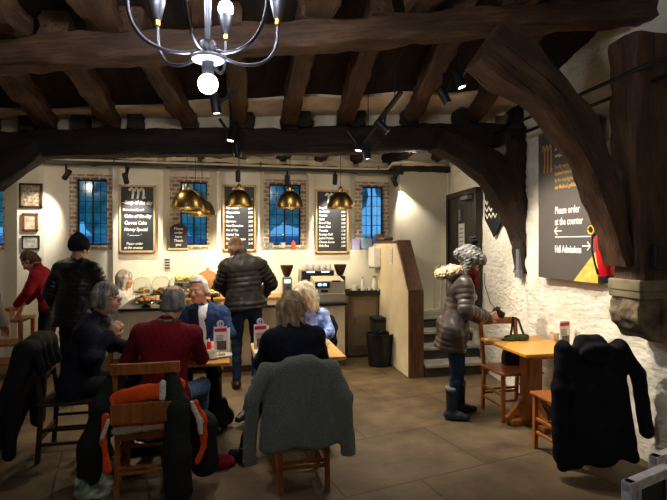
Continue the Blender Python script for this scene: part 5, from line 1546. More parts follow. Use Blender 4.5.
# ------------------------------------------------------------------ things on the tables
TZ = .74
PAPER = mat('white_paper', rgb(230, 228, 222), .7, var=.02); PINK = mat('menu_red', rgb(196, 40, 62), .6, var=.05); INK2 = mat('menu_grey', rgb(92, 84, 80), .7, var=.25, scale=40)
def menu(lab, x, y, rz=0, disc=True, w=.115, h=.215):
    t = thing('menu_stand', lab, 'menu', (x, y, TZ), rz)
    a = MB(); a.box((0, 0, .006), (w + .03, .07, .012), bev=.003); a.build('base', CLEAR, t)
    a = MB(); a.box((0, 0, .012 + h / 2), (w, .006, h)); c_ = a.build('card', PAPER, t)
    a = MB(); a.box((0, -.0045, h - .018), (w - .012, .003, .030)); a.build('heading', PINK, c_)
    a = MB(); a.box((w * .08, -.0045, .065), (w * .7, .003, .075)); a.build('photo', INK2, c_)
    a = MB()
    for k in range(6): a.box((-w * .08, -.0045, h - .065 - k * .012), (w * (.5 if k % 2 else .6), .003, .004))
    a.build('print', INK2, c_)
    a = MB(); a.box((w * .62, .012, .012 + h * .46), (w * .34, .004, h * .92), (0, 0, .9)); a.build('side_leaf', PAPER, t)
    if disc:
        a = MB(); a.cyl((.0, -.006, h + .035), (.0, .006, h + .035), .032, seg=28); d_ = a.build('number_disc', mat('disc_blue', rgb(196, 202, 222), .4, var=.03), t)
        obj('lettering', text_mesh('18', .036, INK2, d_, loc=(0, -.0072, h + .023), align='CENTER', bold=.001), mat('ink_violet', rgb(70, 60, 110), .6, var=0), d_)
    return t
menu('menu card with a round table number beside the cup and saucer', -.045, 4.36, .12)
menu('menu card with a round table number beside the woman in navy', .30, 4.40, .2)
menu('red headed menu card standing behind the black coat', 3.03, 3.93, .25, disc=False, w=.13, h=.225)
def saucer_cup(lab, x, y, rz=0):
    s_ = thing('saucer', lab.replace('cup', 'saucer under the cup'), 'saucer', (x, y, TZ))
    a = MB(); a.lathe([(0, 0), (.035, 0), (.072, .014), (.07, .018), (.03, .006), (0, .006)], seg=28); a.build('plate', CERAM, s_, angle=40)
    make_mug(lab, (x, y, TZ + .0065), .046, .062, rz=rz, cat='cup', name='cup')
saucer_cup('white cup at the near edge of the red jumper man\'s table', -.12, 4.16, .4)
make_mug('white mug in the middle of the red jumper man\'s table', (-.20, 4.52, TZ), .042, .085, rz=2)
saucer_cup('white cup at the far right of the navy jumper woman\'s table', .86, 4.42, 0)
for x, y, r, lab in ((-.03, 4.22, .085, 'white side plate beside the cup on the red jumper man\'s table'), (-.20, 4.30, .10, 'white plate with crumbs beside the red jumper man')):
    t = thing('plate', lab, 'plate', (x, y, TZ)); a = MB(); a.lathe([(0, 0), (r * .6, 0), (r, .014), (r * .97, .018), (r * .55, .006), (0, .006)], seg=28); a.build('plate_body', CERAM, t, angle=40)
    a = MB()
    rs_ = random.Random(int(r * 1000))
    for k in range(5): a.box((rs_.uniform(-.03, .03), rs_.uniform(-.03, .03), .013), (.022, .015, .012), (0, 0, k), bev=.003)
    a.build('crumbs', mat('cake_1', (0, 0, 0)), t)['kind'] = 'stuff'
t = thing('sauce_bottle', 'small red sauce bottle beside the white mug', 'bottle', (-.145, 4.50, TZ)); a = MB(); a.lathe([(0, 0), (.022, 0), (.022, .06), (.012, .075), (0, .075)], seg=14); a.build('body', mat('red_plastic', rgb(205, 30, 26), .35), t, angle=40); a = MB(); a.cyl((0, 0, .074), (0, 0, .10), .010, .005, 12); a.build('cap', WHITE, t)
t = thing('napkin', 'crumpled white napkin by the menu card on the navy woman\'s table', 'napkin', (.30, 4.24, TZ)); s = SDF((-.09, -.09, -.001), (.09, .09, .06), .004); g1 = wav(3, 40); s.box((0, 0, .012), (.07, .055, .010), rd=.004); s.disp(lambda X, Y, Z: .006 * g1(X, Y, Z)); s.plane((0, 0, .001), (0, 0, -1)); obj('sheet', s.mesh('napkin'), PAPER, t)
t = thing('cap', 'dark green knitted cap lying on the right table', 'cap', (2.80, 4.33, TZ)); s = SDF((-.2, -.15, -.001), (.2, .15, .12), .006); s.ell((0, 0, .012), (.13, .085, .035)); s.ell((-.10, -.03, .008), (.07, .06, .012), k=.01); g1 = wav(5, 45); g2 = wav(6, 120); s.disp(lambda X, Y, Z: .008 * g1(X, Y, Z) + .003 * g2(X, Y, Z)); s.plane((0, 0, .001), (0, 0, -1)); obj('crown', s.mesh('cap'), cloth('cap', rgb(38, 44, 26), rgb(74, 82, 44), .9, 90, .8), t)
P = oz(554, 340, TZ)
t = thing('candle_holder', 'pinkish glass candle holder near the red headed menu', 'candle holder', (P.x, P.y, TZ)); a = MB(); a.lathe([(0, 0), (.036, 0), (.042, .075), (.038, .075), (.033, .008), (0, .008)], seg=8); a.build('glass', mat('frosted_pink', rgb(226, 196, 180), .3, var=.1, scale=30, trans=.3), t); a = MB(); a.lathe([(0, .009), (.030, .009), (.030, .045), (0, .045)], seg=16); a.build('candle', mat('wax', rgb(235, 220, 196), .5, var=.02), t)
t = thing('napkin', 'folded white napkin by the candle holder', 'napkin', (P.x + .03, P.y - .13, TZ)); a = MB(); a.box((0, 0, .006), (.10, .07, .010), (0, 0, .5), bev=.003); a.build('sheet', PAPER, t)

# ------------------------------------------------------------------ the grey notice board on the stone wall
zt_, zb_ = 2.78, ox(541, 277, XR - .06).z
q0 = ox(541, 277, XR - .06); y_far = q0.y; y_near = ox(598, 283, XR - .06).y - .04
sg = thing('notice_board', 'tall grey notice board with white and gold lettering on the stone wall', 'sign', (XR - .075, (y_far + y_near) / 2, (zt_ + zb_) / 2))
SW_, SH_ = y_far - y_near, zt_ - zb_
a = MB(); a.box((0, 0, 0), (.03, SW_, SH_), bev=.003); a.build('panel', mat('sign_grey', rgb(84, 78, 74), .55, var=.04, scale=3), sg)
GOLDP = mat('gold_paint', rgb(214, 160, 62), .5, var=.05); SIGNW = mat('sign_white', rgb(232, 230, 226), .6, var=.02)
# text runs from far (left as seen) to near: local x of the text -> -y of the room
TR = (PI / 2, 0, -PI / 2)
def stext(lines, m, name):
    mes = [text_mesh(tx, sz, m, sg, loc=(-.0165, SW_ / 2 - ox_, zz - sg.location.z), rot=TR, align='LEFT', bold=bo, width=(.60 if 'Hall' in tx else .66)) for tx, sz, ox_, zz, bo in lines]
    join_meshes(name, mes, m, sg)
def szp(px, py): 
    p = ox(px, py, XR - .09); return y_far - p.y, p.z
U = [(575, 'x')]
o1, z1 = szp(555, 212); o2, z2 = szp(555, 222); o3, z3 = szp(555, 250)
stext([('Please order', .100, o1, z1 - .02, .001), ('at the counter', .098, o2, z2 - .03, .001), ('Hall Admissions', .092, o3, z3 - .02, .003)], SIGNW, 'lettering')
o4, z4 = szp(555, 172)
stext([('Locally sourced and', .052, o4, z4 + .03, 0), ('inspired menu created', .052, o4, z4 - .035, 0), ('by the catering team in', .052, o4, z4 - .10, 0), ('our Medieval guildhall', .052, o4, z4 - .165, .001)], GOLDP, 'gold_lettering')
o5, z5 = szp(555, 154)
stext([('merchant', .055, o5, z5 + .03, 0), ('company', .055, o5, z5 - .035, 0)], SIGNW, 'lettering')
a = MB()
oe, ze = szp(548, 159)
for qd in emblem(0, 0, .17, .30, 0, .075):
    a.prism([(-.0165, SW_ / 2 - oe - p.x, p.z + ze - sg.location.z) for p in qd], (-.002, 0, 0))
a.build('emblem', GOLDP, sg)
a = MB(); oa, za = szp(555.5, 237); 
a.box((-.017, SW_ / 2 - oa - .30, za - sg.location.z), (.003, .60, .008)); a.build('rule', SIGNW, sg)
def arrow(a, o_, z_, s_, L=.10):
    c = Vector((-.017, SW_ / 2 - o_, z_ - sg.location.z))
    tip = c + Vector((0, s_ * L / 2, 0))
    a.bar(c - Vector((0, s_ * L / 2, 0)), tip, .003, .010)
    for q in (-1, 1): a.bar(tip, tip + Vector((0, -s_ * L * .38, q * L * .36)), .003, .010)
a = MB(); o6, z6 = szp(557.5, 231); arrow(a, o6 + .01, z6, 1); a.build('arrow', SIGNW, sg)
a = MB(); o7, z7 = szp(586.5, 246); arrow(a, o7, z7, -1); a.build('arrow', SIGNW, sg)
a = MB(); a.prism([(-.0165, -SW_ / 2 + .002, -SH_ / 2 + .002), (-.0165, -SW_ / 2 + .30, -SH_ / 2 + .002), (-.0165, -SW_ / 2 + .002, -SH_ / 2 + .30)], (-.002, 0, 0)); a.build('gold_corner', mat('gold_corner', rgb(214, 160, 62), .5, col2=rgb(240, 200, 100), scale=20), sg)
# fire extinguisher under the brace
P = ox(609, 258, XR - .10)
t = thing('fire_extinguisher', 'red fire extinguisher hanging on the wall behind the oak brace', 'fire extinguisher', (XR - .11, P.y, P.z - .21), rot=(R(-10), 0, 0))
RED = mat('extinguisher_red', rgb(180, 16, 22), .3, var=.05)
a = MB(); a.lathe([(0, 0.02), (.055, .02), (.06, .04), (.06, .36), (.05, .40), (.022, .425), (0, .425)], seg=24); a.build('cylinder', RED, t, angle=40)
a = MB(); a.lathe([(0, 0), (.058, 0), (.062, .01), (.062, .06), (0, .06)], seg=24); a.build('base_ring', BLACK, t, angle=40)
a = MB(); a.cyl((0, 0, .42), (0, 0, .47), .018); a.bar((0, .02, .475), (0, -.09, .50), .02, .014); a.bar((0, .02, .46), (0, -.08, .455), .02, .012); a.build('valve', BLACK, t)
a = MB(); a.tube([(0, .02, .45), (-.03, .07, .42), (-.05, .075, .30), (-.055, .05, .16), (-.058, .03, .08)], .009, 8); a.build('hose', BLACK, t, smooth=True)
P = oy(592, 230, 3.6)
a = MB(); P = ox(592, 230, XR - .09)
t = thing('alarm_bell', 'small yellow and black call point tag beside the extinguisher', 'sign', (XR - .09, P.y - .02, P.z)); a.cyl((-.02, 0, 0), (.02, 0, 0), .055, seg=20); a.build('disc', BLACK, t)
a = MB(); a.tube([(-.026, .035 * math.cos(k * PI / 8), .035 * math.sin(k * PI / 8)) for k in range(17)], .008, 6); a.build('ring', mat('yellow_tag', rgb(220, 180, 60), .5), t, smooth=True)
P = oy(649, 256, 2.98)
t = thing('wall_speaker', 'small black box fixed to the oak post', 'speaker', (P.x, 2.895, P.z)); a = MB(); a.box((0, 0, 0), (.115, .06, .17), bev=.015); a.build('housing', mat('black_plastic', (.012, .012, .013), .4), t); a = MB(); a.box((0, -.032, .01), (.085, .006, .11), bev=.002); a.build('grille', BLACK, t)
# stone corbel under the post
s = SDF((2.70, 2.80, .95), (3.36, 3.36, 1.50), .011)
s.cap((3.07, 2.7, 1.20), (3.07, 3.5, 1.20), .215, k=.0); s.box((3.20, 3.06, 1.22), (.16, .3, .20), k=.03)
s.plane((0, 2.93, 0), (0, -1, 0)); s.plane((0, 3.20, 0), (0, 1, 0)); s.plane((0, 0, 1.30), (0, 0, 1))
s.d = s.d
g1 = wav(3, 18); g2 = wav(4, 50); s.disp(lambda X, Y, Z: .010 * g1(X, Y, Z) * (Z < 1.27) + .004 * g2(X, Y, Z))
CORB = mat('corbel_stone', rgb(58, 50, 42), .9, scale=7, bump=1.0, bscale=18, col2=rgb(150, 132, 102), detail=8)
o = obj('stone_corbel', s.mesh('stone_corbel'), CORB); structure(o, 'carved weathered stone corbel carrying the oak post', 'corbel')
a = MB(); a.box((3.06, 3.06, 1.385), (.42, .30, .085), bev=.012); a.box((3.06, 3.06, 1.318), (.405, .29, .052), bev=.008)
a.build('abacus', mat('abacus_stone', rgb(128, 118, 92), .9, scale=6, bump=.4, var=.15), o)
# conduits along the top of the stone wall
for k, (x, z) in enumerate(((2.86, 2.92), (2.98, 2.84))):
    a = MB(); a.tube([(x, .8, z + .06), (x, 2.4, z + .02), (x, 4.9, z - .03)], .016, 8)
    tag(a.build('conduit', BLACK, smooth=True), ('upper' if k == 0 else 'lower') + ' dark cable conduit running high along the stone wall', 'pipe')

# ------------------------------------------------------------------ floor clutter and small furniture
def lump(name, lab, cat, loc, ells, m, seed, amp, part, res=.008, freq=22, k=.03):
    t = thing(name, lab, cat, loc)
    P = np.array([e[0] for e in ells]); mr = max(max(e[1]) for e in ells) + .05
    s = SDF(P.min(0) - mr, P.max(0) + mr, res)
    for c, r in ells: s.ell(c, r, k=k)
    g1 = wav(seed, freq); g2 = wav(seed + 1, freq * 2.6); s.disp(lambda X, Y, Z: amp * g1(X, Y, Z) + amp * .4 * g2(X, Y, Z)); s.plane((0, 0, .003), (0, 0, -1))
    obj(part, s.mesh(part), m, t); return t
PLB = mat('carrier_plastic', rgb(70, 88, 58), .35, scale=9, col2=rgb(205, 212, 190), detail=3)
lump('carrier_bag', 'crumpled green and white plastic carrier bag on the floor by the chapel chair', 'bag', oz(92, 500) + Vector((0, .02, 0)), [((0, 0, .06), (.13, .10, .07)), ((.07, .02, .09), (.07, .06, .06)), ((-.06, .0, .10), (.06, .06, .06))], PLB, 3, .016, 'bag_body', .007, 30)
lump('handbag', 'black bag on the floor beside the red jumper man\'s table', 'bag', oz(219, 432) + Vector((-.0, .10, 0)), [((0, 0, .12), (.12, .09, .13)), ((0, 0, .22), (.09, .06, .07))], mat('black_leather', (.010, .010, .011), .4, bump=.2, scale=40), 6, .012, 'bag_body')
lump('bag', 'crumpled dark red cloth bag on the floor behind the chapel chair', 'bag', oz(216, 466), [((0, 0, .03), (.13, .09, .045)), ((.08, -.01, .03), (.07, .06, .035))], cloth('red_bag', rgb(120, 16, 30)), 9, .010, 'bag_body')
lump('bag', 'green bag beneath the chair of the man in the navy jacket', 'bag', (-.93, 4.05, 0), [((0, 0, .20), (.08, .07, .14)), ((0, 0, .08), (.09, .08, .08))], mat('green_bag', rgb(46, 74, 30), .5, scale=9, var=.2), 12, .012, 'bag_body')
# dark bag on the chair of the woman in the floral top
lump('jacket', 'black jacket bunched on the chair of the woman in the floral top', 'jacket', (1.10, 5.24, .42), [((0, 0, .22), (.08, .09, .22)), ((.02, 0, .36), (.07, .08, .12))], NAVYBLK, 15, .012, 'jacket_body')
# bag hanging on the chair behind the right table
t = thing('shoulder_bag', 'black bag with a strap hanging from the chair behind the right table', 'bag', (2.86, 4.46, .50)); s = SDF((-.2, -.14, -.14), (.2, .14, .22), .008); s.box((0, 0, .02), (.13, .06, .10), rd=.04); g1 = wav(5, 22); s.disp(lambda X, Y, Z: .008 * g1(X, Y, Z)); obj('bag_body', s.mesh('bag_body'), mat('black_leather', (0, 0, 0)), t)
a = MB(); a.tube([(.10, 0, .10), (.13, .04, .25), (.10, .09, .40), (.06, .12, .42), (.02, .08, .30), (-.08, 0, .10)], .012, 8); a.build('strap', BLACK, t, smooth=True)
# sideboard at the edge with a tray of crockery
t = thing('console_table', 'narrow slatted wooden side table by the bending woman in red', 'table', (-2.86, 6.98, 0))
a = MB(); a.box((0, 0, .72), (.80, .46, .035), bev=.005); a.build('tabletop', HONEY, t)
for sx in (-1, 1):
    for sy in (-1, 1): a = MB(); a.box((sx * .37, sy * .20, .35), (.045, .045, .70), bev=.004); a.build('leg', HONEY, t)
for zz in (.18, .42): a = MB(); a.box((0, 0, zz), (.78, .40, .03), bev=.004); a.build('shelf', HONEY, t)
for i, (dx, dy) in enumerate(((-.05, -.1), (.10, -.05), (.22, -.12), (.16, .1))):
    t = thing('bowl', 'white bowl of cutlery on the side table by the woman in red', 'bowl', (-2.86 + dx, 6.98 + dy, .7375), 0, 'bowls on the side table'); a = MB(); a.lathe([(0, 0), (.035, 0), (.065, .07), (.06, .07), (.03, .01), (0, .01)], seg=18); a.build('bowl_body', CERAM, t, angle=40)
t = thing('bread_basket', 'brown basket at the back of the side table', 'basket', (-2.72, 7.16, .7375)); a = MB(); a.lathe([(0, 0), (.09, 0), (.12, .10), (.11, .10), (.08, .012), (0, .012)], seg=20); a.build('basket_body', mat('wicker', rgb(140, 84, 40), .7, scale=60, var=.3, bump=.5), t, angle=40)
# white framed dark boards at the near corner
for lab, p, L, h in (('low white framed dark board standing on the floor at the near corner', oy(626, 482, 2.0), .42, None), ('taller white framed dark board behind the low one at the near corner', oy(653, 456, 2.28), .42, None)):
    h = p.z; dv = Vector((.96, .29, 0)); an = math.atan2(dv.y, dv.x)
    t = thing('framed_board', lab, 'board', (p.x, p.y, 0), an)
    WP = mat('worn_white', rgb(218, 214, 220), .6, scale=20, var=.12)
    a = MB(); f_ = .05
    for x in (f_ / 2, L - f_ / 2): a.box((x, 0, h / 2), (f_, .05, h), bev=.004)
    for z in (.03 + f_ / 2, h - f_ / 2): a.box((L / 2, 0, z), (L, .048, f_), bev=.004)
    a.build('frame', WP, t)
    a = MB(); a.box((L / 2, .012, h / 2 + .01), (L - .06, .01, h - .08)); a.build('panel', mat('dark_panel', rgb(26, 24, 28), .5, var=.1), t)
    a = MB(); a.box((.085, .0, h / 2), (.03, .04, h - .1), bev=.004); a.build('inner_slat', WP, t)
# ------------------------------------------------------------------ people
NAVY = cloth('navy', (.006, .007, .014), (.011, .013, .024)); REDJ = cloth('red_jumper', rgb(92, 12, 20), rgb(116, 18, 27), .9, 90, .4)
JEANS = cloth('jeans', rgb(70, 96, 130), rgb(112, 138, 168)); DJEANS = cloth('dark_jeans', rgb(24, 34, 52), rgb(38, 52, 76)); BLKT = cloth('black_trousers', (.008, .008, .010), (.014, .014, .017))
PUFF = mat('puffer_black', (.019, .015, .012), .52, var=.15, scale=20, bump=.15, spec=.3); PUFFB = mat('puffer_dark', (.007, .007, .008), .45, var=.15, scale=20, bump=.15)
PUFFT = mat('puffer_taupe', rgb(64, 56, 52), .36, var=.12, scale=20, bump=.15, spec=.5)
SHOEB = mat('black_shoe', (.010, .010, .011), .4, var=.1)
H_GREY = hair_mat('grey', rgb(74, 70, 66), rgb(140, 134, 126)); H_WHITE = hair_mat('white', rgb(196, 190, 180), rgb(232, 228, 220)); H_BLOND = hair_mat('ash', rgb(112, 92, 68), rgb(178, 154, 120)); H_CREAM = hair_mat('cream', rgb(186, 172, 138), rgb(230, 220, 194)); H_BROWN = hair_mat('brown', rgb(58, 40, 26), rgb(96, 70, 46))
H_SAND = hair_mat('sand', rgb(104, 74, 50), rgb(140, 106, 76)); H_SILV = hair_mat('silver', rgb(120, 116, 110), rgb(196, 192, 184))
def Hf(r): return lambda x, y, z: r[1 if False else 0] and None
def hd(ret):
    t, H, F, g = ret; return t, (lambda x, y, z: H(x, y, z))

# man in the red jumper, back to us
r = person('balding man in a red jumper and jeans sitting with his back to us', (-.455, 3.76, 0), 0, SEAT, REDJ, JEANS, SHOEB, ('bald', H_GREY, .003), girth=1.12,
           neck=(.03, .10, 1.08), head=(.07, .155, 1.245), look=(.1, 1, -.05), elbL=(-.27, .20, .80), elbR=(.27, .17, .80), wrL=(-.12, .38, .80), wrR=(.16, .36, .79), sh=.195, topname='jumper', collar=.03,
           kneeR=(.27, .36, .53), ankR=(.24, .52, .09), kneeL=(-.15, .42, .53), eyes=False)
t, H, F, g = r
a = MB(); n_ = g['neck']; a.tube([Vector(n_ + np.array((.063 * math.cos(q), .06 * math.sin(q), .045 + .012 * math.sin(q)))) for q in [2 * PI * k / 20 for k in range(21)]], .013, 8); a.build('shirt_collar', cloth('check_collar', rgb(44, 62, 40), rgb(120, 128, 96), .8, 50), t, smooth=True)
# man in the navy jacket, in profile, hand raised
r = person('grey haired bearded man in glasses and a navy jacket raising his hand', (-1.19, 4.36, 0), -PI / 2, SEAT, NAVY, BLKT, SHOEB, ('full', H_GREY, .005), res=.0065,
           neck=(.0, .15, 1.07), head=(.02, .235, 1.235), look=(.08, 1, -.10), elbR=(.24, .16, .80), wrR=(.12, .27, .945), handR=(-.1, .55, .75), palmR=(-1, .2, 0), curlR=.9, elbL=(-.25, .22, .80), wrL=(-.14, .44, .77), beard=rgb(150, 140, 130), girth=1.3, loose=.012)
t, H, F, g = r
glasses(t, H)
a = MB(); n_ = g['neck']; a.tube([Vector(n_ + np.array((.062 * math.cos(q), .058 * math.sin(q), .045 - .02 * math.sin(q)))) for q in [2 * PI * k / 20 for k in range(21)]], .012, 8); a.build('shirt_collar', cloth('blue_collar', rgb(120, 140, 186), rgb(190, 200, 220), .8, 60), t, smooth=True)
# white-haired man facing us
BLUECHK = cloth('blue_check', rgb(26, 44, 76), rgb(46, 72, 112), .85, 24)
r = person('white haired man in a blue checked jacket and white shirt facing us', (-.235, 5.0, 0), PI, SEAT, BLUECHK, BLKT, SHOEB, ('short', H_WHITE, .004), res=.006, skin=rgb(206, 150, 124),
           neck=(-.02, .03, 1.075), head=(.03, .06, 1.235), look=(.42, .9, -.06), elbL=(-.27, .08, .80), elbR=(.27, .08, .80), wrL=(-.14, .30, .765), wrR=(.14, .30, .765), brows=(.42, .38, .34), girth=1.08)
t, H, F, g = r
def front_strip(t, g, m, w0, w1, z0, z1, name, y0=.0, base=.128, dx=0.0, amp=.003):
    """shirt front lying on the chest: a tapered flat strip that follows the trunk"""
    hip, neck = g['hip'], g['neck']; s = SDF((-.25, -.1, hip[2] - .05), (.25, .40, neck[2] + .12), .007)
    P0 = hip * (1 - z0) + neck * z0; P1 = hip * (1 - z1) + neck * z1
    f = np.array((0, 1.0, 0))
    s.cap(P0 + f * (base * .74 + .012 + y0) + np.array((dx, 0, 0)), P1 + f * (.085 + y0 * .6) + np.array((dx * .3, 0, 0)), w0, w1, k=.01, flat=(f, .32))
    g1 = wav(4, 30); s.disp(lambda X, Y, Z: amp * g1(X, Y, Z)); obj(name, s.mesh(name), m, t)
front_panel(t, g, cloth('white_shirt', rgb(222, 222, 224)), 'shirt', .12, 1.04, .022, .046, -.02, 0)
front_panel(t, g, cloth('dark_waistcoat', (.012, .014, .022)), 'waistcoat', .05, .97, .07, .035, .075, .085, extra=.009)
# woman in the blue floral top
FLOR = mat('floral', rgb(24, 66, 168), .8, scale=15, col2=rgb(176, 198, 232), detail=2)
r = person('white curly haired woman in a blue and white floral top behind the table', (.80, 5.08, 0), PI, SEAT, FLOR, JEANS, SHOEB, ('curly', H_CREAM, .010), female=True,
           hip=(0, 0, .53), neck=(.0, .07, 1.00), head=(.02, .12, 1.145), look=(.6, .8, -.25), elbL=(-.25, .12, .76), elbR=(.24, .12, .76), wrL=(-.12, .32, .765), wrR=(.12, .32, .765), kneeR=(.46, .50, .54), ankR=(.60, .42, .14), toeR=(.6, .8), kneeL=(.08, .50, .52), ankL=(.1, .5, .09), topname='blouse')
# woman in navy, back to us
r = person('woman with ash blonde bobbed hair in a navy jumper with her back to us', (.50, 3.62, 0), 0, SEAT, NAVY, BLKT, SHOEB, ('bob', H_BLOND, .007), female=True, girth=1.05,
           hip=(0, 0, .54), neck=(.0, .08, 1.045), head=(-.01, .13, 1.185), look=(-.15, 1, -.14), elbL=(-.235, .18, .78), elbR=(.235, .18, .78), wrL=(-.15, .40, .78), wrR=(.15, .40, .78), kneeL=(-.22, .40, .52), ankL=(-.36, .22, .09), toeL=(-.6, .8), sh=.17, topname='jumper', eyes=False, loose=.004)
# man in the quilted jacket at the counter
r = person('man in a black quilted jacket and jeans standing at the counter', (.235, 5.82, 0), 0, STAND, PUFF, DJEANS, mat('brown_shoe', rgb(44, 30, 22), .4), ('crop', H_SAND, .002), girth=1.24, puff=.016, loose=.014, sh=.195, rib=.056, drop=.085,
           neck=(-.05, .04, 1.51), head=(-.13, .10, 1.635), look=(-.55, 1, -.25), elbL=(-.30, .10, 1.20), elbR=(.31, .10, 1.20), wrL=(-.20, .34, 1.07), wrR=(.20, .34, 1.05), long=.03, collar=.085, eyes=False, hip=(0, 0, .97), kneeL=(-.11, .02, .52), kneeR=(.12, .02, .52))
# man in the black beanie
r = person('man in a black beanie and black quilted jacket standing near the framed pictures', (-1.565, 5.70, 0), R(-14), STAND, PUFFB, BLKT, SHOEB, None, girth=1.2, puff=.010, loose=.012, sh=.185, rib=.042, drop=.085,
           neck=(0, .03, 1.49), head=(.01, .055, 1.625), look=(.3, 1, -.1), long=.10, collar=.05, elbR=(.29, .06, 1.16), wrR=(.2, .28, 1.05), elbL=(-.29, .0, 1.14), eyes=False)
t, H, F, g = r
s = SDF(g['head'] - .2, g['head'] + .24, .006); s.ell(H(0, -.012, .045), (.098, .115, .115), F); s.cap(H(0, -.02, .10), H(0, -.03, .15), .06, .03, k=.04); s.plane(H(0, 0, -.02), -F[2] + F[1] * .1); g1 = wav(7, 60); s.disp(lambda X, Y, Z: .003 * g1(X, Y, Z)); obj('beanie', s.mesh('beanie'), cloth('beanie', (.008, .008, .009), None, .95, 70, .6), t)
# woman in red bending over the side table
r = person('short haired woman in a red fleece bending over the side table', (-2.23, 6.84, 0), PI / 2, STAND, cloth('red_fleece', rgb(120, 14, 26), rgb(142, 22, 34)), NAVY, SHOEB, ('short', H_BROWN, .006), fingers=True,
           hip=(0, -.06, .88), neck=(0, .08, 1.35), head=(0, .18, 1.46), look=(0, .8, -.75), elbL=(-.22, .12, 1.10), elbR=(.22, .12, 1.10), wrL=(-.14, .27, .93), wrR=(.14, .27, .93), kneeL=(-.1, 0, .48), kneeR=(.1, 0, .48), female=True, topname='fleece', eyes=False)
# person in the long beige coat at the edge of the picture
r = person('person in a long beige coat with dark cuffs cut off by the picture edge', (-2.37, 5.02, 0), R(-20), STAND, cloth('beige_coat', rgb(122, 112, 100), rgb(146, 136, 122)), BLKT, SHOEB, ('full', H_BROWN, .005), long=.42, loose=.03, girth=1.12,
           neck=(0, .02, 1.46), head=(0, .04, 1.61), elbR=(.33, .02, 1.18), wrR=(.32, .16, .96), eyes=False, sh=.20)
t, H, F, g = r
a = MB(); e_, w_ = g['elbR'], g['wrR']; q0, q1 = Vector(e_ + (w_ - e_) * .90), Vector(e_ + (w_ - e_) * 1.0); a.tube([q0, q1], .066, 14); a.build('cuff', NAVYBLK, t, smooth=True)
# staff woman behind the counter
r = person('woman with long silver hair in a grey top behind the cake domes', (-1.47, 7.30, 0), R(-92), SEAT, cloth('grey_top', rgb(176, 174, 168), rgb(206, 204, 198)), BLKT, SHOEB, ('bob', H_SILV, .005), female=True,
           hip=(0, 0, .52), neck=(0, .06, 1.03), head=(.0, .10, 1.18), look=(.0, 1, -.1), elbR=(.24, .12, .80), wrR=(.18, .36, .93), elbL=(-.24, .10, .80), wrL=(-.14, .33, .92), topname='top', eyes=False)
st_ = thing('stool', 'plain wooden stool under the silver haired woman behind the counter', 'stool', (-1.47, 7.28, 0))
a = MB(); a.cyl((0, 0, .39), (0, 0, .42), .16, seg=24); a.build('seat', HONEY, st_)
for k in range(4): a = MB(); a.cyl((.13 * math.cos(k * PI / 2 + .78), .13 * math.sin(k * PI / 2 + .78), 0), (.10 * math.cos(k * PI / 2 + .78), .10 * math.sin(k * PI / 2 + .78), .39), .016); a.build('leg', HONEY, st_)
# woman with the camera
r = person('woman in a taupe quilted coat and grey fur hat holding a camera', (2.19, 4.42, 0), R(-104), STAND, PUFFT, DJEANS, mat('teal_boot', rgb(22, 40, 46), .5, var=.15), None, res=.006, skin=rgb(170, 122, 96), female=True, puff=.009, loose=.012, girth=.90, rib=.050,
           hip=(0, -.02, .86), neck=(.0, .06, 1.37), head=(.0, .135, 1.51), look=(.05, .85, -.42), sh=.18, elbR=(.25, .04, 1.06), wrR=(.10, .29, .975), handR=(-.28, .85, .22), palmR=(-.85, -.2, -.2), curlR=.9, elbL=(-.24, .08, 1.06), wrL=(-.09, .29, .965), handL=(.3, .85, .1), palmL=(.7, -.1, .6), curlL=.8,
           kneeL=(-.09, .03, .47), kneeR=(.09, .01, .47), ankL=(-.10, .07, .09), ankR=(.10, -.06, .09), long=.19, collar=.02, boot=True)
t, H, F, g = r
glasses(t, H)
FUR = mat('grey_fur', rgb(66, 66, 64), .95, scale=30, col2=rgb(146, 144, 138), bump=1.0, detail=8, stretch=(1, 1, .5)); FURB = mat('beige_fur', rgb(132, 108, 78), .95, scale=30, col2=rgb(206, 186, 150), bump=1.0, detail=8)
s = SDF(g['head'] - .30, g['head'] + .28, .007)
s.ell(H(0, -.015, .06), (.105, .125, .105), F)
for k in range(14):
    q = 2 * PI * k / 14; s.ell(H(.098 * math.sin(q), -.012 + .118 * math.cos(q), .045 + .02 * math.cos(q)), (.042, .042, .045), k=.03)
for sx in (-1, 1): s.cap(H(sx * .100, -.025, .02), H(sx * .094, -.005, -.12), .040, .036, k=.03)
s.ell(H(0, .115, -.05), (.085, .105, .075), F, op='s', k=.01)
g1 = wav(3, 90, 7); g2 = wav(4, 190, 7); s.disp(lambda X, Y, Z: .003 * g1(X, Y, Z) + .0045 * g2(X, Y, Z)); hat = obj('fur_hat', s.mesh('fur_hat'), FUR, t)
s = SDF(g['head'] + (-.1, -.1, .05), g['head'] + (.1, .14, .32), .006); s.ell(H(0, -.05, .20), (.048, .048, .042), F); g1 = wav(5, 110, 7); s.disp(lambda X, Y, Z: .008 * g1(X, Y, Z)); obj('pompom', s.mesh('pompom'), cloth('pompom', (.012, .011, .011)), hat)
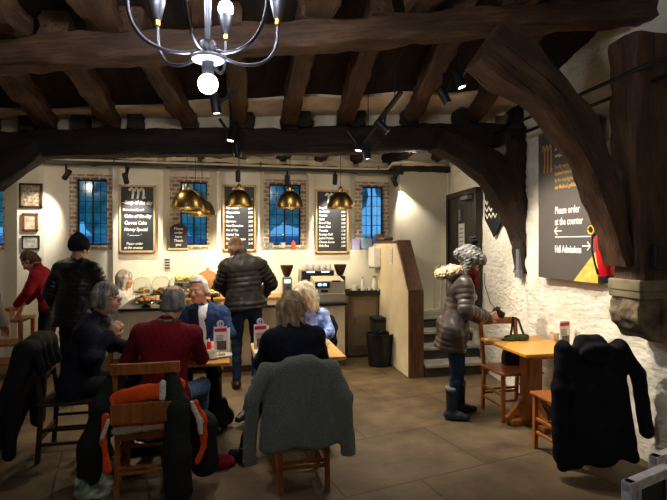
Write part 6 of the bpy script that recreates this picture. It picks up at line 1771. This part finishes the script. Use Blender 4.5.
# hood with fur edge lying on the shoulders
n_ = g['neck']; s = SDF(n_ - .34, n_ + .28, .008)
pts = [n_ + np.array((.13 * math.sin(q), -.085 + .10 * math.cos(q) - .03, .045 - .055 * math.cos(q) * -1 * .6)) for q in [PI * (.30 + 1.4 * k / 12) for k in range(13)]]
for p, q in zip(pts, pts[1:]): s.cap(p, q, .042, k=.02)
g1 = wav(6, 80, 7); g2 = wav(8, 170, 7); s.disp(lambda X, Y, Z: .009 * g1(X, Y, Z) + .005 * g2(X, Y, Z)); obj('hood_fur', s.mesh('hood_fur'), FURB, t)
s = SDF(n_ - .3, n_ + .3, .008); s.ell(n_ + np.array((0, -.09, .02)), (.13, .10, .075)); g1 = wav(9, 30); s.disp(lambda X, Y, Z: .006 * g1(X, Y, Z)); obj('hood', s.mesh('hood'), cloth('hood_lining', rgb(120, 140, 166), rgb(150, 168, 190)), t)
s = SDF(n_ - .25, n_ + .25, .007); s.ell(n_ + np.array((0, .05, .04)), (.085, .075, .055)); s.cap(n_ + np.array((.02, .10, .03)), n_ + np.array((.03, .13, -.10)), .035, .03, k=.03); g1 = wav(19, 40); s.disp(lambda X, Y, Z: .006 * g1(X, Y, Z)); obj('scarf', s.mesh('scarf'), cloth('scarf', rgb(150, 24, 48), rgb(40, 20, 30), .9, 30), t)
# trouser cuffs above the boots
a = MB()
for k_ in ('ankL', 'ankR'):
    b_ = Vector(g[k_]); a = MB(); a.tube([b_ + Vector((0, 0, .19)), b_ + Vector((0, 0, .225))], .058, 16); a.build('boot_cuff', cloth('boot_cuff', rgb(110, 112, 116)), t, smooth=True)
rzw = R(-104); cpos = Vector((2.19, 4.42, 0)) + Matrix.Rotation(rzw, 3, 'Z') @ Vector((.0, .395, 1.015))
t = thing('digital_camera', 'black camera held in the hands of the woman in the fur hat', 'camera', cpos, rzw, rot=(R(-25), 0, rzw))
a = MB(); a.box((0, 0, 0), (.125, .045, .08), bev=.010); a.box((0, 0, .046), (.045, .04, .025), bev=.008); a.box((.05, .012, 0), (.03, .05, .078), bev=.012); a.build('camera_body', mat('black_plastic', (.012, .012, .013)), t)
a = MB(); a.lathe([(0, 0), (.033, 0), (.035, .05), (.031, .06), (.026, .06), (.024, .05), (0, .05)], seg=24)
me = a.mesh('lens'); me.transform(Euler((-PI / 2, 0, 0)).to_matrix().to_4x4()); me.transform(Matrix.Translation((0, .02, 0))); obj('lens', me, BLACK, t, True)
a = MB(); a.cyl((.045, 0, .04), (.045, 0, .052), .010); a.build('shutter_button', STEEL, t)
a = MB(); a.tube([(-.06, 0, .03), (-.09, -.06, .06), (-.05, -.20, .20), (0, -.26, .30)], .004, 6); a.build('strap', BLACK, t, smooth=True)
